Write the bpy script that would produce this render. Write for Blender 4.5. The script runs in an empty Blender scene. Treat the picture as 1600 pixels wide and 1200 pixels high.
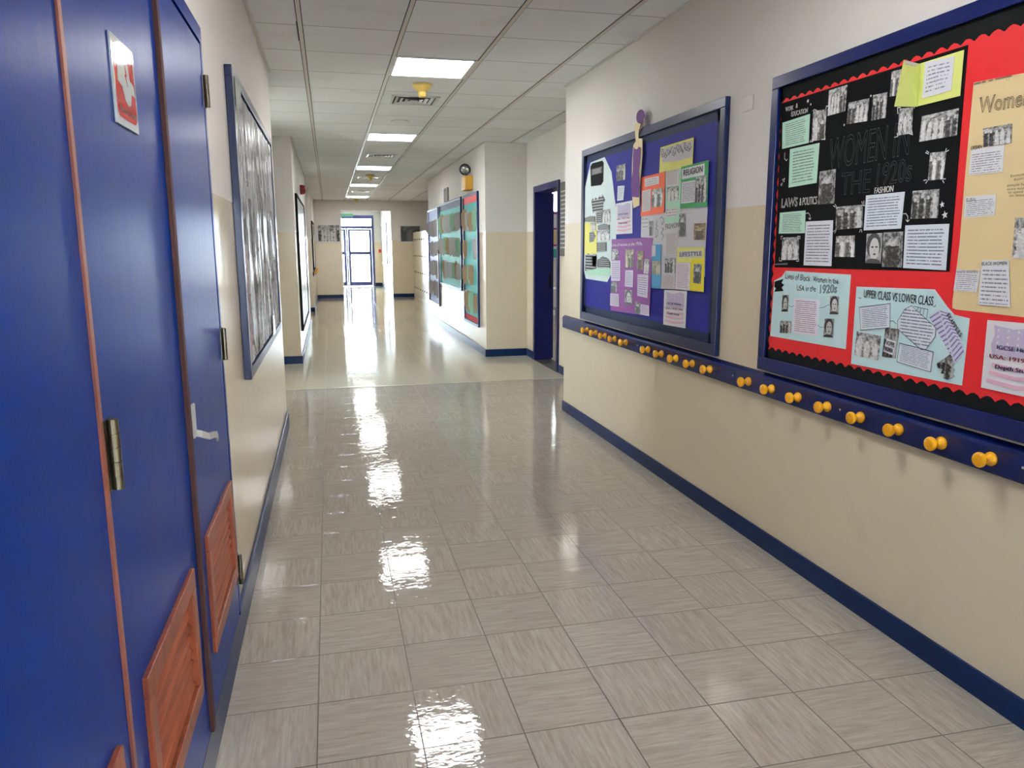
import bpy, bmesh, math, random
from mathutils import Vector, Matrix
random.seed(7)
SC = bpy.context.scene
COL = SC.collection

# ------------------------------------------------------------------ camera
F_PX, YAW, PITCH, ROLL, EYE = 1191.98, 0.2321, 0.1780, -0.0032, 1.4496
_f = Vector((math.sin(YAW)*math.cos(PITCH), math.cos(YAW)*math.cos(PITCH), -math.sin(PITCH)))
_r0 = Vector((math.cos(YAW), -math.sin(YAW), 0)); _u0 = _r0.cross(_f)
_r = _r0*math.cos(ROLL) + _u0*math.sin(ROLL); _u = -_r0*math.sin(ROLL) + _u0*math.cos(ROLL)
cam_data = bpy.data.cameras.new('camera'); cam = bpy.data.objects.new('camera', cam_data); COL.objects.link(cam)
cam_data.sensor_width = 36; cam_data.lens = F_PX/1600*36; cam_data.clip_start = 0.02; cam_data.clip_end = 200
cam.matrix_world = Matrix(((_r.x, _u.x, -_f.x, 0), (_r.y, _u.y, -_f.y, 0), (_r.z, _u.z, -_f.z, EYE), (0, 0, 0, 1)))
SC.camera = cam

# ------------------------------------------------------------------ world and exposure
w = bpy.data.worlds.new('sky'); SC.world = w; w.use_nodes = True
bg = w.node_tree.nodes['Background']; bg.inputs[0].default_value = (0.80, 0.90, 1.0, 1); bg.inputs[1].default_value = 45.0
LAMP = 15.0          # radiance of the ceiling panels
SC.view_settings.view_transform = 'Standard'; SC.view_settings.look = 'None'
SC.view_settings.gamma = 1; SC.view_settings.use_curve_mapping = False
SC.view_settings.exposure = 0.97
sun_data = bpy.data.lights.new('sun', 'SUN'); sun_data.energy = 45; sun_data.angle = 0.01; sun_data.color = (1.0, 0.97, 0.92)
sun = bpy.data.objects.new('sun', sun_data); COL.objects.link(sun)
sun.rotation_euler = Vector((0.34, -0.72, -0.60)).to_track_quat('-Z', 'Y').to_euler()

# ------------------------------------------------------------------ measures of the place (metres)
LX, RX, H = -0.39, 2.00, 2.77
def ray(u, v): return _r*((u-800)/F_PX) + _u*(-(v-600)/F_PX) + _f
def on_x(u, v, x):                      # measured point of the photograph on a wall plane x = const -> (y, z)
    d = ray(u, v); t = x/d.x; return (d.y*t, EYE + d.z*t)
CR = {'a': (1190, 50, 4.706), 'b': (1190, 230, 4.706), 'c': (1190, 410, 4.706), 'd': (1500, 90, 6.0), 'e': (1480, 280, 5.4545),
      'f': (1500, 490, 7.06), 'g': (900, 200, 4.8), 'h': (1000, 210, 7.06), 'i': (940, 360, 7.058), 'j': (890, 140, 6.0),
      'k': (890, 320, 5.0), 'l': (1000, 320, 14.545)}
PX = 1.985                              # plane of the paper work on the right wall
def cp(c, x, y):
    o = CR[c]; return on_x(o[0] + x/o[2], o[1] + y/o[2], PX)
def cps(c, *pts): return [cp(c, x, y) for x, y in pts]

# ------------------------------------------------------------------ node helpers
class NT:
    def __init__(s, name):
        s.m = bpy.data.materials.new(name); s.m.use_nodes = True; s.t = s.m.node_tree; s.n = s.t.nodes; s.l = s.t.links
        s.b = s.n['Principled BSDF']
    def link(s, a, b): s.l.new(a, b)
    def put(s, sock, v):
        if isinstance(v, bpy.types.NodeSocket): s.l.new(v, sock)
        elif isinstance(v, (tuple, list)) and len(v) == 3 and sock.type == 'RGBA': sock.default_value = (*v, 1)
        else: sock.default_value = v
    def math(s, op, a, b=0.0, c=0.0):
        n = s.n.new('ShaderNodeMath'); n.operation = op
        s.put(n.inputs[0], a); s.put(n.inputs[1], b); s.put(n.inputs[2], c); return n.outputs[0]
    def mix(s, f, a, b):
        n = s.n.new('ShaderNodeMix'); n.data_type = 'RGBA'
        s.put(n.inputs[0], f); s.put(n.inputs[6], a); s.put(n.inputs[7], b); return n.outputs[2]
    def xyz(s, x, y, z=0.0):
        n = s.n.new('ShaderNodeCombineXYZ'); s.put(n.inputs[0], x); s.put(n.inputs[1], y); s.put(n.inputs[2], z); return n.outputs[0]
    def sep(s, v):
        n = s.n.new('ShaderNodeSeparateXYZ'); s.l.new(v, n.inputs[0]); return n.outputs
    def noise(s, vec, scale, detail=2.0, rough=0.5, dist=0.0):
        n = s.n.new('ShaderNodeTexNoise'); s.l.new(vec, n.inputs['Vector']); n.inputs['Scale'].default_value = scale
        n.inputs['Detail'].default_value = detail; n.inputs['Roughness'].default_value = rough; n.inputs['Distortion'].default_value = dist
        return n.outputs[0]
    def white(s, vec):
        n = s.n.new('ShaderNodeTexWhiteNoise'); n.noise_dimensions = '3D'; s.l.new(vec, n.inputs['Vector']); return n.outputs[0]
    def ramp(s, f, *stops):
        n = s.n.new('ShaderNodeValToRGB'); s.put(n.inputs[0], f); e = n.color_ramp.elements
        while len(e) < len(stops): e.new(0.5)
        for i, (p, c) in enumerate(stops):
            e[i].position = p; e[i].color = (c, c, c, 1) if not isinstance(c, tuple) else (*c, 1)
        return n.outputs[0]
    def pos(s): return s.n.new('ShaderNodeNewGeometry').outputs['Position']
    def obj(s): return s.n.new('ShaderNodeTexCoord').outputs['Object']
    def uv(s): return s.n.new('ShaderNodeTexCoord').outputs['UV']
    def bump(s, h, strength=0.3, dist=0.01):
        n = s.n.new('ShaderNodeBump'); s.l.new(h, n.inputs['Height']); n.inputs['Strength'].default_value = strength
        n.inputs['Distance'].default_value = dist; s.l.new(n.outputs[0], s.b.inputs['Normal'])
    def base(s, c): s.put(s.b.inputs['Base Color'], c); return s
    def rough(s, r): s.put(s.b.inputs['Roughness'], r); return s

MATS = {}
def srgb(r, g, b):
    f = lambda c: (c/255/12.92) if c/255 <= 0.04045 else ((c/255+0.055)/1.055)**2.4
    return (f(r), f(g), f(b))
def plain(name, c, rough=0.5, metal=0.0, var=0.06, scale=9.0, bump=0.0):
    if name in MATS: return MATS[name]
    t = NT(name); p = t.obj()
    n = t.noise(p, scale, 3)
    k = t.math('MULTIPLY_ADD', n, 2*var, 1-var)
    mul = t.n.new('ShaderNodeVectorMath'); mul.operation = 'SCALE'; mul.inputs[0].default_value = c; t.link(k, mul.inputs['Scale'])
    t.base(mul.outputs[0]).rough(rough); t.b.inputs['Metallic'].default_value = metal
    if bump: t.bump(t.noise(p, scale*12, 3), bump, 0.004)
    MATS[name] = t.m; return t.m

# wall paint: matt off white above the paint line, cream gloss below it
def wall_material():
    t = NT('wall_paint'); p = t.pos(); x, y, z = t.sep(p)
    up = t.math('GREATER_THAN', t.math('ADD', z, t.math('MULTIPLY', t.noise(p, 30), 0.004)), 1.642)
    n = t.noise(p, 1.7, 4); stain = t.noise(p, 5, 5)
    white = t.mix(n, srgb(214, 210, 205), srgb(224, 220, 215))
    cream = t.mix(n, srgb(216, 202, 176), srgb(224, 210, 184))
    cream = t.mix(t.math('MULTIPLY', t.math('GREATER_THAN', stain, 0.66), 0.05), cream, srgb(150, 140, 120))
    t.base(t.mix(up, cream, white)); t.rough(t.math('MULTIPLY_ADD', up, 0.42, 0.20))
    t.put(t.b.inputs['Specular IOR Level'], t.math('MULTIPLY_ADD', up, -0.25, 0.5))
    h = t.math('ADD', t.math('MULTIPLY', t.noise(p, 90, 2), 0.45), t.noise(p, 9, 2))
    t.bump(h, 0.25, 0.004)
    return t.m
M_WALL = wall_material()

def floor_material():
    t = NT('vinyl_floor_tiles'); p = t.pos(); x, y, z = t.sep(p); T = 0.3048
    a = t.math('DIVIDE', t.math('ADD', x, 0.096 + T*40), T); b = t.math('DIVIDE', t.math('SUBTRACT', y, 2.022 - T*40), T)
    ia, ib = t.math('FLOOR', a), t.math('FLOOR', b); fa, fb = t.math('FRACT', a), t.math('FRACT', b)
    par = t.math('MODULO', t.math('ADD', ia, ib), 2.0)
    idv = t.xyz(ia, ib, 3.0); w1 = t.white(idv)
    # streaks along x or along y, changing from tile to tile
    off = t.math('MULTIPLY', w1, 37.0)
    s1 = t.noise(t.xyz(t.math('MULTIPLY', x, 7.0), t.math('MULTIPLY', y, 95.0), off), 1.0, 5, 0.7, 0.5)
    s2 = t.noise(t.xyz(t.math('MULTIPLY', x, 95.0), t.math('MULTIPLY', y, 7.0), off), 1.0, 5, 0.7, 0.5)
    s = t.math('ADD', t.math('MULTIPLY', s1, t.math('SUBTRACT', 1.0, par)), t.math('MULTIPLY', s2, par))
    c = t.ramp(s, (0.28, srgb(150, 140, 129)), (0.5, srgb(170, 163, 153)), (0.74, srgb(187, 181, 172)))
    c = t.mix(t.math('MULTIPLY', w1, 0.22), c, srgb(150, 145, 138))
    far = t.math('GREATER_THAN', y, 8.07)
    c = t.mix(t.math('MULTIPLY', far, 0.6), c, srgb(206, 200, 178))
    scuff = t.math('GREATER_THAN', t.noise(p, 3.0, 6, 0.7), 0.68)
    c = t.mix(t.math('MULTIPLY', scuff, 0.08), c, srgb(110, 102, 95))
    edge = t.math('MINIMUM', t.math('MINIMUM', fa, t.math('SUBTRACT', 1.0, fa)), t.math('MINIMUM', fb, t.math('SUBTRACT', 1.0, fb)))
    line = t.math('LESS_THAN', edge, 0.0070)
    c = t.mix(t.math('MULTIPLY', line, 0.85), c, srgb(62, 56, 52))
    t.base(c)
    t.rough(t.math('ADD', t.math('MULTIPLY_ADD', t.noise(p, 6, 4), 0.05, 0.015), t.math('MULTIPLY', line, 0.3)))
    # every tile lies a little out of level, and the polish ripples
    tilt = t.math('ADD', t.math('MULTIPLY', t.math('SUBTRACT', fa, 0.5), t.math('SUBTRACT', w1, 0.5)),
                  t.math('MULTIPLY', t.math('SUBTRACT', fb, 0.5), t.math('SUBTRACT', t.white(t.xyz(ib, ia, 9.0)), 0.5)))
    rip = t.math('ADD', t.math('MULTIPLY', t.noise(t.xyz(t.math('MULTIPLY', x, 0.7), y, 0.0), 17, 3, 0.6), 1.9), t.math('MULTIPLY', t.noise(p, 3.0, 2), 2.0))
    hh = t.math('ADD', t.math('MULTIPLY', tilt, 0.5), t.math('MULTIPLY', rip, 0.55))
    hh = t.math('SUBTRACT', hh, t.math('MULTIPLY', line, 0.08))
    t.bump(hh, 0.6, 0.0019)
    return t.m
M_FLOOR = floor_material()

CX0, CY0, CTX, CTY = -0.108, 5.70 - 0.625*30, 0.615, 0.625
def ceiling_material():
    t = NT('ceiling_tiles'); p = t.pos(); x, y, z = t.sep(p)
    b = t.math('DIVIDE', t.math('SUBTRACT', y, CY0), CTY); a = t.math('DIVIDE', t.math('SUBTRACT', x, CX0 - CTX*20), CTX)
    fb = t.math('FRACT', b); e = t.math('MINIMUM', fb, t.math('SUBTRACT', 1.0, fb))
    line = t.math('LESS_THAN', e, 0.0055)
    w1 = t.white(t.xyz(t.math('FLOOR', a), t.math('FLOOR', b), 1.0))
    c = t.mix(w1, srgb(226, 228, 230), srgb(236, 238, 240))
    c = t.mix(t.math('MULTIPLY', t.math('GREATER_THAN', t.noise(p, 2.2, 5), 0.63), 0.12), c, srgb(190, 178, 160))
    c = t.mix(t.math('MULTIPLY', line, 0.8), c, srgb(70, 66, 60))
    t.base(c).rough(0.75); t.b.inputs['Specular IOR Level'].default_value = 0.3
    t.bump(t.math('ADD', t.noise(p, 160, 2), t.math('MULTIPLY', w1, 0.3)), 0.25, 0.003)
    return t.m
M_CEIL = ceiling_material()

M_BLUE = None
def blue_door_material():
    t = NT('blue_laminate'); p = t.obj(); x, y, z = t.sep(p)
    n = t.noise(t.xyz(t.math('MULTIPLY', x, 40.0), t.math('MULTIPLY', y, 40.0), t.math('MULTIPLY', z, 1.2)), 1.0, 4)
    c = t.mix(n, srgb(0, 36, 112), srgb(2, 46, 130)); t.base(c)
    t.b.inputs['IOR'].default_value = 1.14; t.rough(t.math('MULTIPLY_ADD', n, 0.08, 0.27)); t.bump(t.noise(p, 260, 2), 0.10, 0.002)
    return t.m
M_BLUE = blue_door_material()
M_FRAME = plain('navy_board_frame', srgb(12, 27, 72), 0.30, 0, 0.10, 6, 0.05)
M_NAVY = plain('navy_skirting', srgb(20, 42, 84), 0.32, 0, 0.12, 6, 0.05)
M_DFRAME = plain('deep_blue_door_paint', srgb(10, 14, 88), 0.30, 0, 0.08, 6, 0.05)
M_STEEL = plain('brushed_steel', srgb(112, 106, 92), 0.35, 1.0, 0.05, 30)
M_CHROME = plain('satin_chrome', srgb(190, 190, 190), 0.35, 0.35, 0.04, 30)
M_ALU = plain('white_aluminium', srgb(215, 215, 212), 0.4, 0, 0.03)
M_TEE = plain('ceiling_tee_white', srgb(210, 206, 200), 0.45, 0, 0.04)
M_DARK = plain('dark_gap', srgb(28, 24, 24), 0.7)
M_PEG = plain('yellow_peg', srgb(232, 162, 12), 0.25, 0, 0.06, 20)
M_BLACK = plain('black_paper', srgb(14, 16, 18), 0.8, 0, 0.12)
M_BLKBORDER = plain('black_border_roll', srgb(22, 26, 26), 0.8, 0, 0.15, 14, 0.1)
M_NAVYBORDER = plain('dark_teal_border_roll', srgb(18, 36, 72), 0.5, 0, 0.2, 14, 0.1)
M_RED = plain('red_backing_paper', srgb(226, 30, 38), 0.55, 0, 0.04, 6, 0.05)
M_BLUEP = plain('blue_backing_paper', srgb(38, 38, 140), 0.55, 0, 0.10, 5, 0.1)
for _m in (M_BLACK, M_BLKBORDER, M_NAVYBORDER, M_BLUEP, M_NAVY):
    _m.node_tree.nodes['Principled BSDF'].inputs['Specular IOR Level'].default_value = 0.15
M_TEAL = plain('teal_backing_paper', srgb(60, 170, 165), 0.55, 0, 0.12, 5, 0.1)
M_LBLUE = plain('pale_blue_card', srgb(196, 226, 228), 0.6, 0, 0.03)
M_TAN = plain('tan_sugar_paper', srgb(222, 198, 150), 0.65, 0, 0.04)
M_WHITEP = plain('white_paper', srgb(222, 222, 226), 0.6, 0, 0.02)
M_MINTP = plain('mint_paper', srgb(178, 222, 196), 0.6, 0, 0.03)
M_LIME = plain('pale_lime_card', srgb(220, 228, 130), 0.55, 0, 0.03)
M_YEL = plain('yellow_card', srgb(240, 222, 30), 0.55, 0, 0.03)
M_YEL2 = plain('soft_yellow_paper', srgb(226, 222, 120), 0.6, 0, 0.05)
M_ORANGE = plain('orange_card', srgb(240, 96, 50), 0.55, 0, 0.04)
M_GREEN = plain('green_card', srgb(50, 160, 90), 0.55, 0, 0.04)
M_PURPLE = plain('purple_card', srgb(136, 54, 146), 0.5, 0, 0.10, 5)
M_CYAN = plain('sky_blue_card', srgb(60, 150, 196), 0.5, 0, 0.04)
M_PINK = plain('pink_print', srgb(226, 180, 200), 0.6, 0, 0.05)
M_LILAC = plain('lilac_print', srgb(196, 184, 212), 0.6, 0, 0.05)
M_BROWNP = plain('brown_paper', srgb(200, 174, 140), 0.7, 0, 0.15, 12)
M_INK = plain('black_ink', srgb(26, 26, 32), 0.5)
M_NAVYINK = plain('navy_ink', srgb(26, 28, 84), 0.5)
M_REDINK = plain('dark_red_ink', srgb(150, 24, 60), 0.5)
M_CHALK = plain('white_chalk_pen', srgb(230, 230, 230), 0.6)
M_GREYINK = plain('grey_pencil', srgb(66, 70, 74), 0.6)
M_SKIN = plain('cream_skin_paper', srgb(224, 206, 160), 0.6)
M_PURPCUT = plain('purple_felt_paper', srgb(104, 52, 128), 0.7, 0, 0.15, 40)
M_TORN = plain('torn_white_paper', srgb(214, 214, 214), 0.6, 0, 0.1, 12)

def wood_material(name, c1, c2, axis='z'):
    t = NT(name); p = t.obj(); x, y, z = t.sep(p)
    k = {'z': (60.0, 60.0, 3.0), 'y': (60.0, 3.0, 60.0)}[axis]
    n = t.noise(t.xyz(t.math('MULTIPLY', x, k[0]), t.math('MULTIPLY', y, k[1]), t.math('MULTIPLY', z, k[2])), 1.0, 5, 0.6, 0.6)
    t.base(t.mix(t.ramp(n, (0.35, 0.0), (0.65, 1.0)), c1, c2)).rough(0.4); t.bump(n, 0.08, 0.002); return t.m
M_WOOD = wood_material('varnished_wood', srgb(112, 50, 28), srgb(150, 74, 44))
M_WOODY = wood_material('varnished_wood_slats', srgb(120, 54, 30), srgb(152, 76, 46), 'y')
M_LIP = wood_material('brown_edge_lipping', srgb(120, 62, 50), srgb(150, 84, 66))

def emit_material(name, c, s):
    t = NT(name); t.base((0.8, 0.8, 0.8)); t.put(t.b.inputs['Emission Color'], (*c, 1)); t.b.inputs['Emission Strength'].default_value = s; return t.m
M_LAMP = emit_material('lit_diffuser', (1.0, 0.985, 0.965), LAMP)

def glass_material():
    t = NT('window_glass'); tr = t.n.new('ShaderNodeBsdfTransparent'); tr.inputs[0].default_value = (0.92, 0.95, 0.95, 1)
    gl = t.n.new('ShaderNodeBsdfGlossy'); gl.inputs['Roughness'].default_value = 0.02
    fr = t.n.new('ShaderNodeFresnel'); mx = t.n.new('ShaderNodeMixShader')
    t.link(fr.outputs[0], mx.inputs[0]); t.link(tr.outputs[0], mx.inputs[1]); t.link(gl.outputs[0], mx.inputs[2])
    t.link(mx.outputs[0], t.n['Material Output'].inputs[0]); return t.m
M_GLASS = glass_material()

def text_material(name, paper, ink, lines=14, margin=0.07, dens=0.42, cols=26.0, seed=0.0, top=0.0):
    if name in MATS: return MATS[name]
    t = NT(name); u, v, _ = t.sep(t.uv())
    L = t.math('MULTIPLY', v, float(lines)); fl = t.math('FLOOR', L); fr = t.math('FRACT', L)
    inl = t.math('MULTIPLY', t.math('GREATER_THAN', fr, 0.30), t.math('LESS_THAN', fr, 0.66))
    n = t.noise(t.xyz(t.math('MULTIPLY', u, cols), t.math('MULTIPLY', fl, 7.3), seed), 1.0, 3, 0.7)
    wd = t.math('GREATER_THAN', n, dens)
    e = t.math('ADD', margin, t.math('MULTIPLY', t.white(t.xyz(fl, 2.0, seed)), 0.08))
    m = t.math('MULTIPLY', t.math('GREATER_THAN', u, margin), t.math('LESS_THAN', u, t.math('SUBTRACT', 1.0, e)))
    m = t.math('MULTIPLY', m, t.math('MULTIPLY', t.math('GREATER_THAN', v, margin*0.8), t.math('LESS_THAN', v, 1-margin*0.8-top)))
    k = t.math('MULTIPLY', t.math('MULTIPLY', inl, wd), m)
    t.base(t.mix(t.math('MULTIPLY', k, 0.8), paper, ink)).rough(0.6)
    MATS[name] = t.m; return t.m
T_MINT = text_material('typed_text_mint', srgb(182, 222, 200), srgb(92, 84, 104), 13, 0.12)
T_WHITE = text_material('typed_text_white', srgb(216, 218, 226), srgb(70, 74, 90), 15)
T_WHITE2 = text_material('typed_text_pink_ink', srgb(222, 220, 230), srgb(150, 80, 110), 18)
T_PALE = text_material('typed_text_pale_blue', srgb(214, 222, 230), srgb(60, 60, 90), 13)
T_HAND = text_material('handwritten_notes', srgb(218, 218, 222), srgb(84, 88, 110), 11, 0.05, 0.45, 20, 0.0, 0.14)
T_HAND2 = text_material('violet_handwriting', srgb(206, 204, 224), srgb(72, 60, 150), 12, 0.03, 0.4, 26)
T_LIME = text_material('lined_notes_on_lime', srgb(216, 216, 216), srgb(110, 112, 120), 16, 0.06, 0.45, 24)
T_LIME2 = text_material('sparse_notes_on_lime', srgb(214, 214, 224), srgb(90, 92, 130), 9, 0.10, 0.48, 20)
T_DARK = text_material('white_text_on_black', srgb(52, 56, 56), srgb(205, 208, 205), 6, 0.06, 0.36, 18)
T_DARK2 = text_material('white_bold_on_black', srgb(48, 50, 50), srgb(215, 215, 212), 7, 0.10, 0.38, 12)
T_LAVP = text_material('typed_text_lavender', srgb(214, 202, 224), srgb(90, 80, 110), 10)
T_CREAMT = text_material('typed_text_cream', srgb(212, 208, 208), srgb(130, 110, 120), 20)
T_SCRIB = text_material('sketch_strokes', srgb(216, 212, 214), srgb(60, 56, 66), 3, 0.06, 0.5, 34)

def photo_material(i, kind='group', n=5, tone=(0.06, 0.62), tint=(1, 1, 1)):
    name = 'photo_print_%s_%d' % (kind, i)
    t = NT(name); uvn = t.uv(); u, v, _ = t.sep(uvn); sd = i*3.17 + 0.5
    nz = t.ramp(t.noise(t.xyz(u, v, sd), 5.0, 4, 0.6, 0.6), (0.36, 0.0), (0.66, 1.0))
    fine = t.noise(t.xyz(u, v, sd + 5), 9, 3, 0.6)
    if kind == 'face':
        def ell(cx, cy, rx, ry):
            a = t.math('DIVIDE', t.math('SUBTRACT', u, cx), rx); b = t.math('DIVIDE', t.math('SUBTRACT', v, cy), ry)
            return t.math('LESS_THAN', t.math('ADD', t.math('ADD', t.math('MULTIPLY', a, a), t.math('MULTIPLY', b, b)), t.math('MULTIPLY', fine, 0.35)), 1.17)
        val = t.math('MULTIPLY_ADD', nz, 0.35, 0.28)
        for cx, cy, rx, ry, k in ((.5, .60, .46, .42, .10), (.54, .48, .31, .37, .78), (.42, .55, .09, .03, .08), (.68, .55, .08, .03, .08),
                                  (.57, .31, .10, .03, .15), (.56, .42, .03, .06, .5), (.5, .02, .5, .14, .12)):
            val = t.mix(ell(cx, cy, rx, ry), val, (k, k, k))
    else:
        U = t.math('ADD', t.math('MULTIPLY', u, float(n)), t.math('MULTIPLY', t.math('SUBTRACT', fine, 0.5), 0.5))
        ci = t.math('FLOOR', U); s = t.math('ABSOLUTE', t.math('SUBTRACT', t.math('FRACT', U), 0.5))
        r = t.white(t.xyz(ci, sd, 1.0)); hgt = t.math('MULTIPLY_ADD', r, 0.22, 0.52)
        body = t.math('MULTIPLY', t.math('LESS_THAN', s, 0.34), t.math('LESS_THAN', v, hgt))
        dv = t.math('DIVIDE', t.math('SUBTRACT', t.math('SUBTRACT', v, hgt), 0.06), 0.07); ds = t.math('DIVIDE', s, 0.2)
        head = t.math('LESS_THAN', t.math('ADD', t.math('MULTIPLY', dv, dv), t.math('MULTIPLY', ds, ds)), 1.0)
        bt = t.math('MULTIPLY_ADD', t.math('ROUND', t.white(t.xyz(ci, sd, 7.0))), 0.55, 0.12)
        val = t.math('MULTIPLY_ADD', nz, 0.45, 0.15)
        val = t.mix(t.math('MULTIPLY', body, 0.85), val, bt); val = t.mix(t.math('MULTIPLY', head, 0.9), val, (0.66, 0.66, 0.66))
        val = t.mix(0.15, val, t.ramp(fine, (0.38, 0.0), (0.62, 1.0)))
    val = t.ramp(val, (0.20, 0.0), (0.66, 1.0)); lo, hi = tone
    c = t.mix(val, tuple(lo*q for q in tint), tuple(hi*q for q in tint)); t.base(c).rough(0.4)
    return t.m
P_GROUP = [photo_material(k, 'group', n, tn) for k, (n, tn) in enumerate([(5, (.02, .72)), (4, (.02, .66)), (3, (.04, .75)), (6, (.03, .72)), (2, (.03, .72)), (4, (.01, .5)), (4, (.08, .85)), (1, (.03, .65))])]
P_FACE = [photo_material(20, 'face'), photo_material(21, 'face', tone=(.03, .5))]
P_SEPIA = [photo_material(30, 'group', 3, (.05, .7), (1, .86, .66)), photo_material(31, 'group', 1, (.06, .62), (1, .78, .42))]
P_PASTEL = photo_material(32, 'group', 4, (.25, .62), (.95, .9, .7))

# ------------------------------------------------------------------ mesh helpers
ORG = {}
def link(name, me, mat, parent=None, origin=None):
    o = bpy.data.objects.new(name, me); COL.objects.link(o)
    if parent is not None:
        org = ORG[parent.name]; o.parent = parent
    else:
        org = Vector(origin) if origin is not None else None
        if org is None:
            if len(me.vertices):
                xs = [v.co for v in me.vertices]; org = Vector((sum(c.x for c in xs)/len(xs), sum(c.y for c in xs)/len(xs), min(c.z for c in xs)))
            else: org = Vector((0, 0, 0))
        o.location = org
    me.transform(Matrix.Translation(-org)); ORG[o.name] = org
    if isinstance(mat, (list, tuple)):
        for m in mat: me.materials.append(m)
    else: me.materials.append(mat)
    return o
def obj(name, bm, mat, parent=None, origin=None, smooth=False):
    me = bpy.data.meshes.new(name); bm.normal_update(); bm.to_mesh(me); bm.free()
    if smooth:
        for p in me.polygons: p.use_smooth = True
    return link(name, me, mat, parent, origin)
def thing(name, label, cat, loc, group=None):
    o = bpy.data.objects.new(name, None); COL.objects.link(o); o.location = loc; o.empty_display_size = 0.05
    ORG[o.name] = Vector(loc); return tag(o, label, cat, group)
def tag(o, label, cat, group=None, kind=None):
    o['label'] = label; o['category'] = cat
    if group: o['group'] = group
    if kind: o['kind'] = kind
    return o
def struct(o): o['kind'] = 'structure'; return o
def box(bm, x0, x1, y0, y1, z0, z1, bev=0.0):
    r = bmesh.ops.create_cube(bm, size=1.0)
    for v in r['verts']:
        v.co = Vector(((x0+x1)/2 + v.co.x*(x1-x0), (y0+y1)/2 + v.co.y*(y1-y0), (z0+z1)/2 + v.co.z*(z1-z0)))
    if bev:
        es = {e for v in r['verts'] for e in v.link_edges}
        bmesh.ops.bevel(bm, geom=list(es), offset=bev, segments=2, affect='EDGES', profile=0.5)
def BM(): return bmesh.new()
def boxes(*bs, bev=0.0):
    bm = BM()
    for b in bs: box(bm, *b, bev=bev)
    return bm
def cyl(bm, c, axis, r, depth, seg=20, r2=None):
    r2 = r if r2 is None else r2
    rr = bmesh.ops.create_cone(bm, cap_ends=True, segments=seg, radius1=r, radius2=r2, depth=depth)
    q = Vector((0, 0, 1)).rotation_difference(Vector(axis)).to_matrix().to_4x4()
    bmesh.ops.transform(bm, matrix=Matrix.Translation(c) @ q, verts=rr['verts'])
def lathe(prof, axis_o, axis, seg=24):
    """prof = [(distance along axis, radius)]"""
    bm = BM(); q = Vector((0, 0, 1)).rotation_difference(Vector(axis)); rings = []
    for d, r in prof:
        rings.append([bm.verts.new(Vector(axis_o) + q @ Vector((r*math.cos(2*math.pi*k/seg), r*math.sin(2*math.pi*k/seg), d))) for k in range(seg)])
    for a, b in zip(rings, rings[1:]):
        for k in range(seg): bm.faces.new((a[k], a[(k+1) % seg], b[(k+1) % seg], b[k]))
    bm.faces.new(rings[0][::-1]); bm.faces.new(rings[-1]); bmesh.ops.recalc_face_normals(bm, faces=bm.faces); return bm
def tube(pts, r, seg=8):
    bm = BM(); prev = None; pts = [Vector(p) for p in pts]
    for i, p in enumerate(pts):
        d = (pts[min(i+1, len(pts)-1)] - pts[max(i-1, 0)]).normalized(); q = Vector((0, 0, 1)).rotation_difference(d)
        ring = [bm.verts.new(p + q @ Vector((r*math.cos(2*math.pi*k/seg), r*math.sin(2*math.pi*k/seg), 0))) for k in range(seg)]
        if prev:
            for k in range(seg): bm.faces.new((prev[k], prev[(k+1) % seg], ring[(k+1) % seg], ring[k]))
        else: bm.faces.new(ring[::-1])
        prev = ring
    bm.faces.new(prev); bmesh.ops.recalc_face_normals(bm, faces=bm.faces); return bm

def sheet_mesh(pts, x, side=-1, th=0.0012, curl=0.0):
    """a paper of outline pts [(y,z)...] facing -x (side -1) or +x, front at x, with its own thickness"""
    bm = BM(); n = len(pts); ys = [p[0] for p in pts]; zs = [p[1] for p in pts]
    y0, y1, z0, z1 = min(ys), max(ys), min(zs), max(zs)
    fr = [bm.verts.new((x, y, z)) for y, z in pts]; bk = [bm.verts.new((x - side*th, y, z)) for y, z in pts]
    f = bm.faces.new(fr); bm.faces.new(bk[::-1])
    for k in range(n): bm.faces.new((fr[k], bk[k], bk[(k+1) % n], fr[(k+1) % n]))
    bmesh.ops.recalc_face_normals(bm, faces=bm.faces)
    uvl = bm.loops.layers.uv.new('UVMap')
    for fc in bm.faces:
        for lp in fc.loops:
            c = lp.vert.co; u = (c.y-y0)/max(1e-6, y1-y0)
            lp[uvl].uv = ((1-u) if side < 0 else u, (c.z-z0)/max(1e-6, z1-z0))
    if n == 4:                          # TL, TR, BR, BL
        uvs = ((0, 1), (1, 1), (1, 0), (0, 0)); idx = {v: k for k, v in enumerate(fr)}
        for lp in f.loops:
            if lp.vert in idx: lp[uvl].uv = uvs[idx[lp.vert]]
    return bm
LV = 0.0016
def paper(name, pts, mat, parent=None, lv=1, x=PX, side=-1):
    return obj(name, sheet_mesh(pts, x + side*LV*lv, side, 0.0012), mat, parent)

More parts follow.
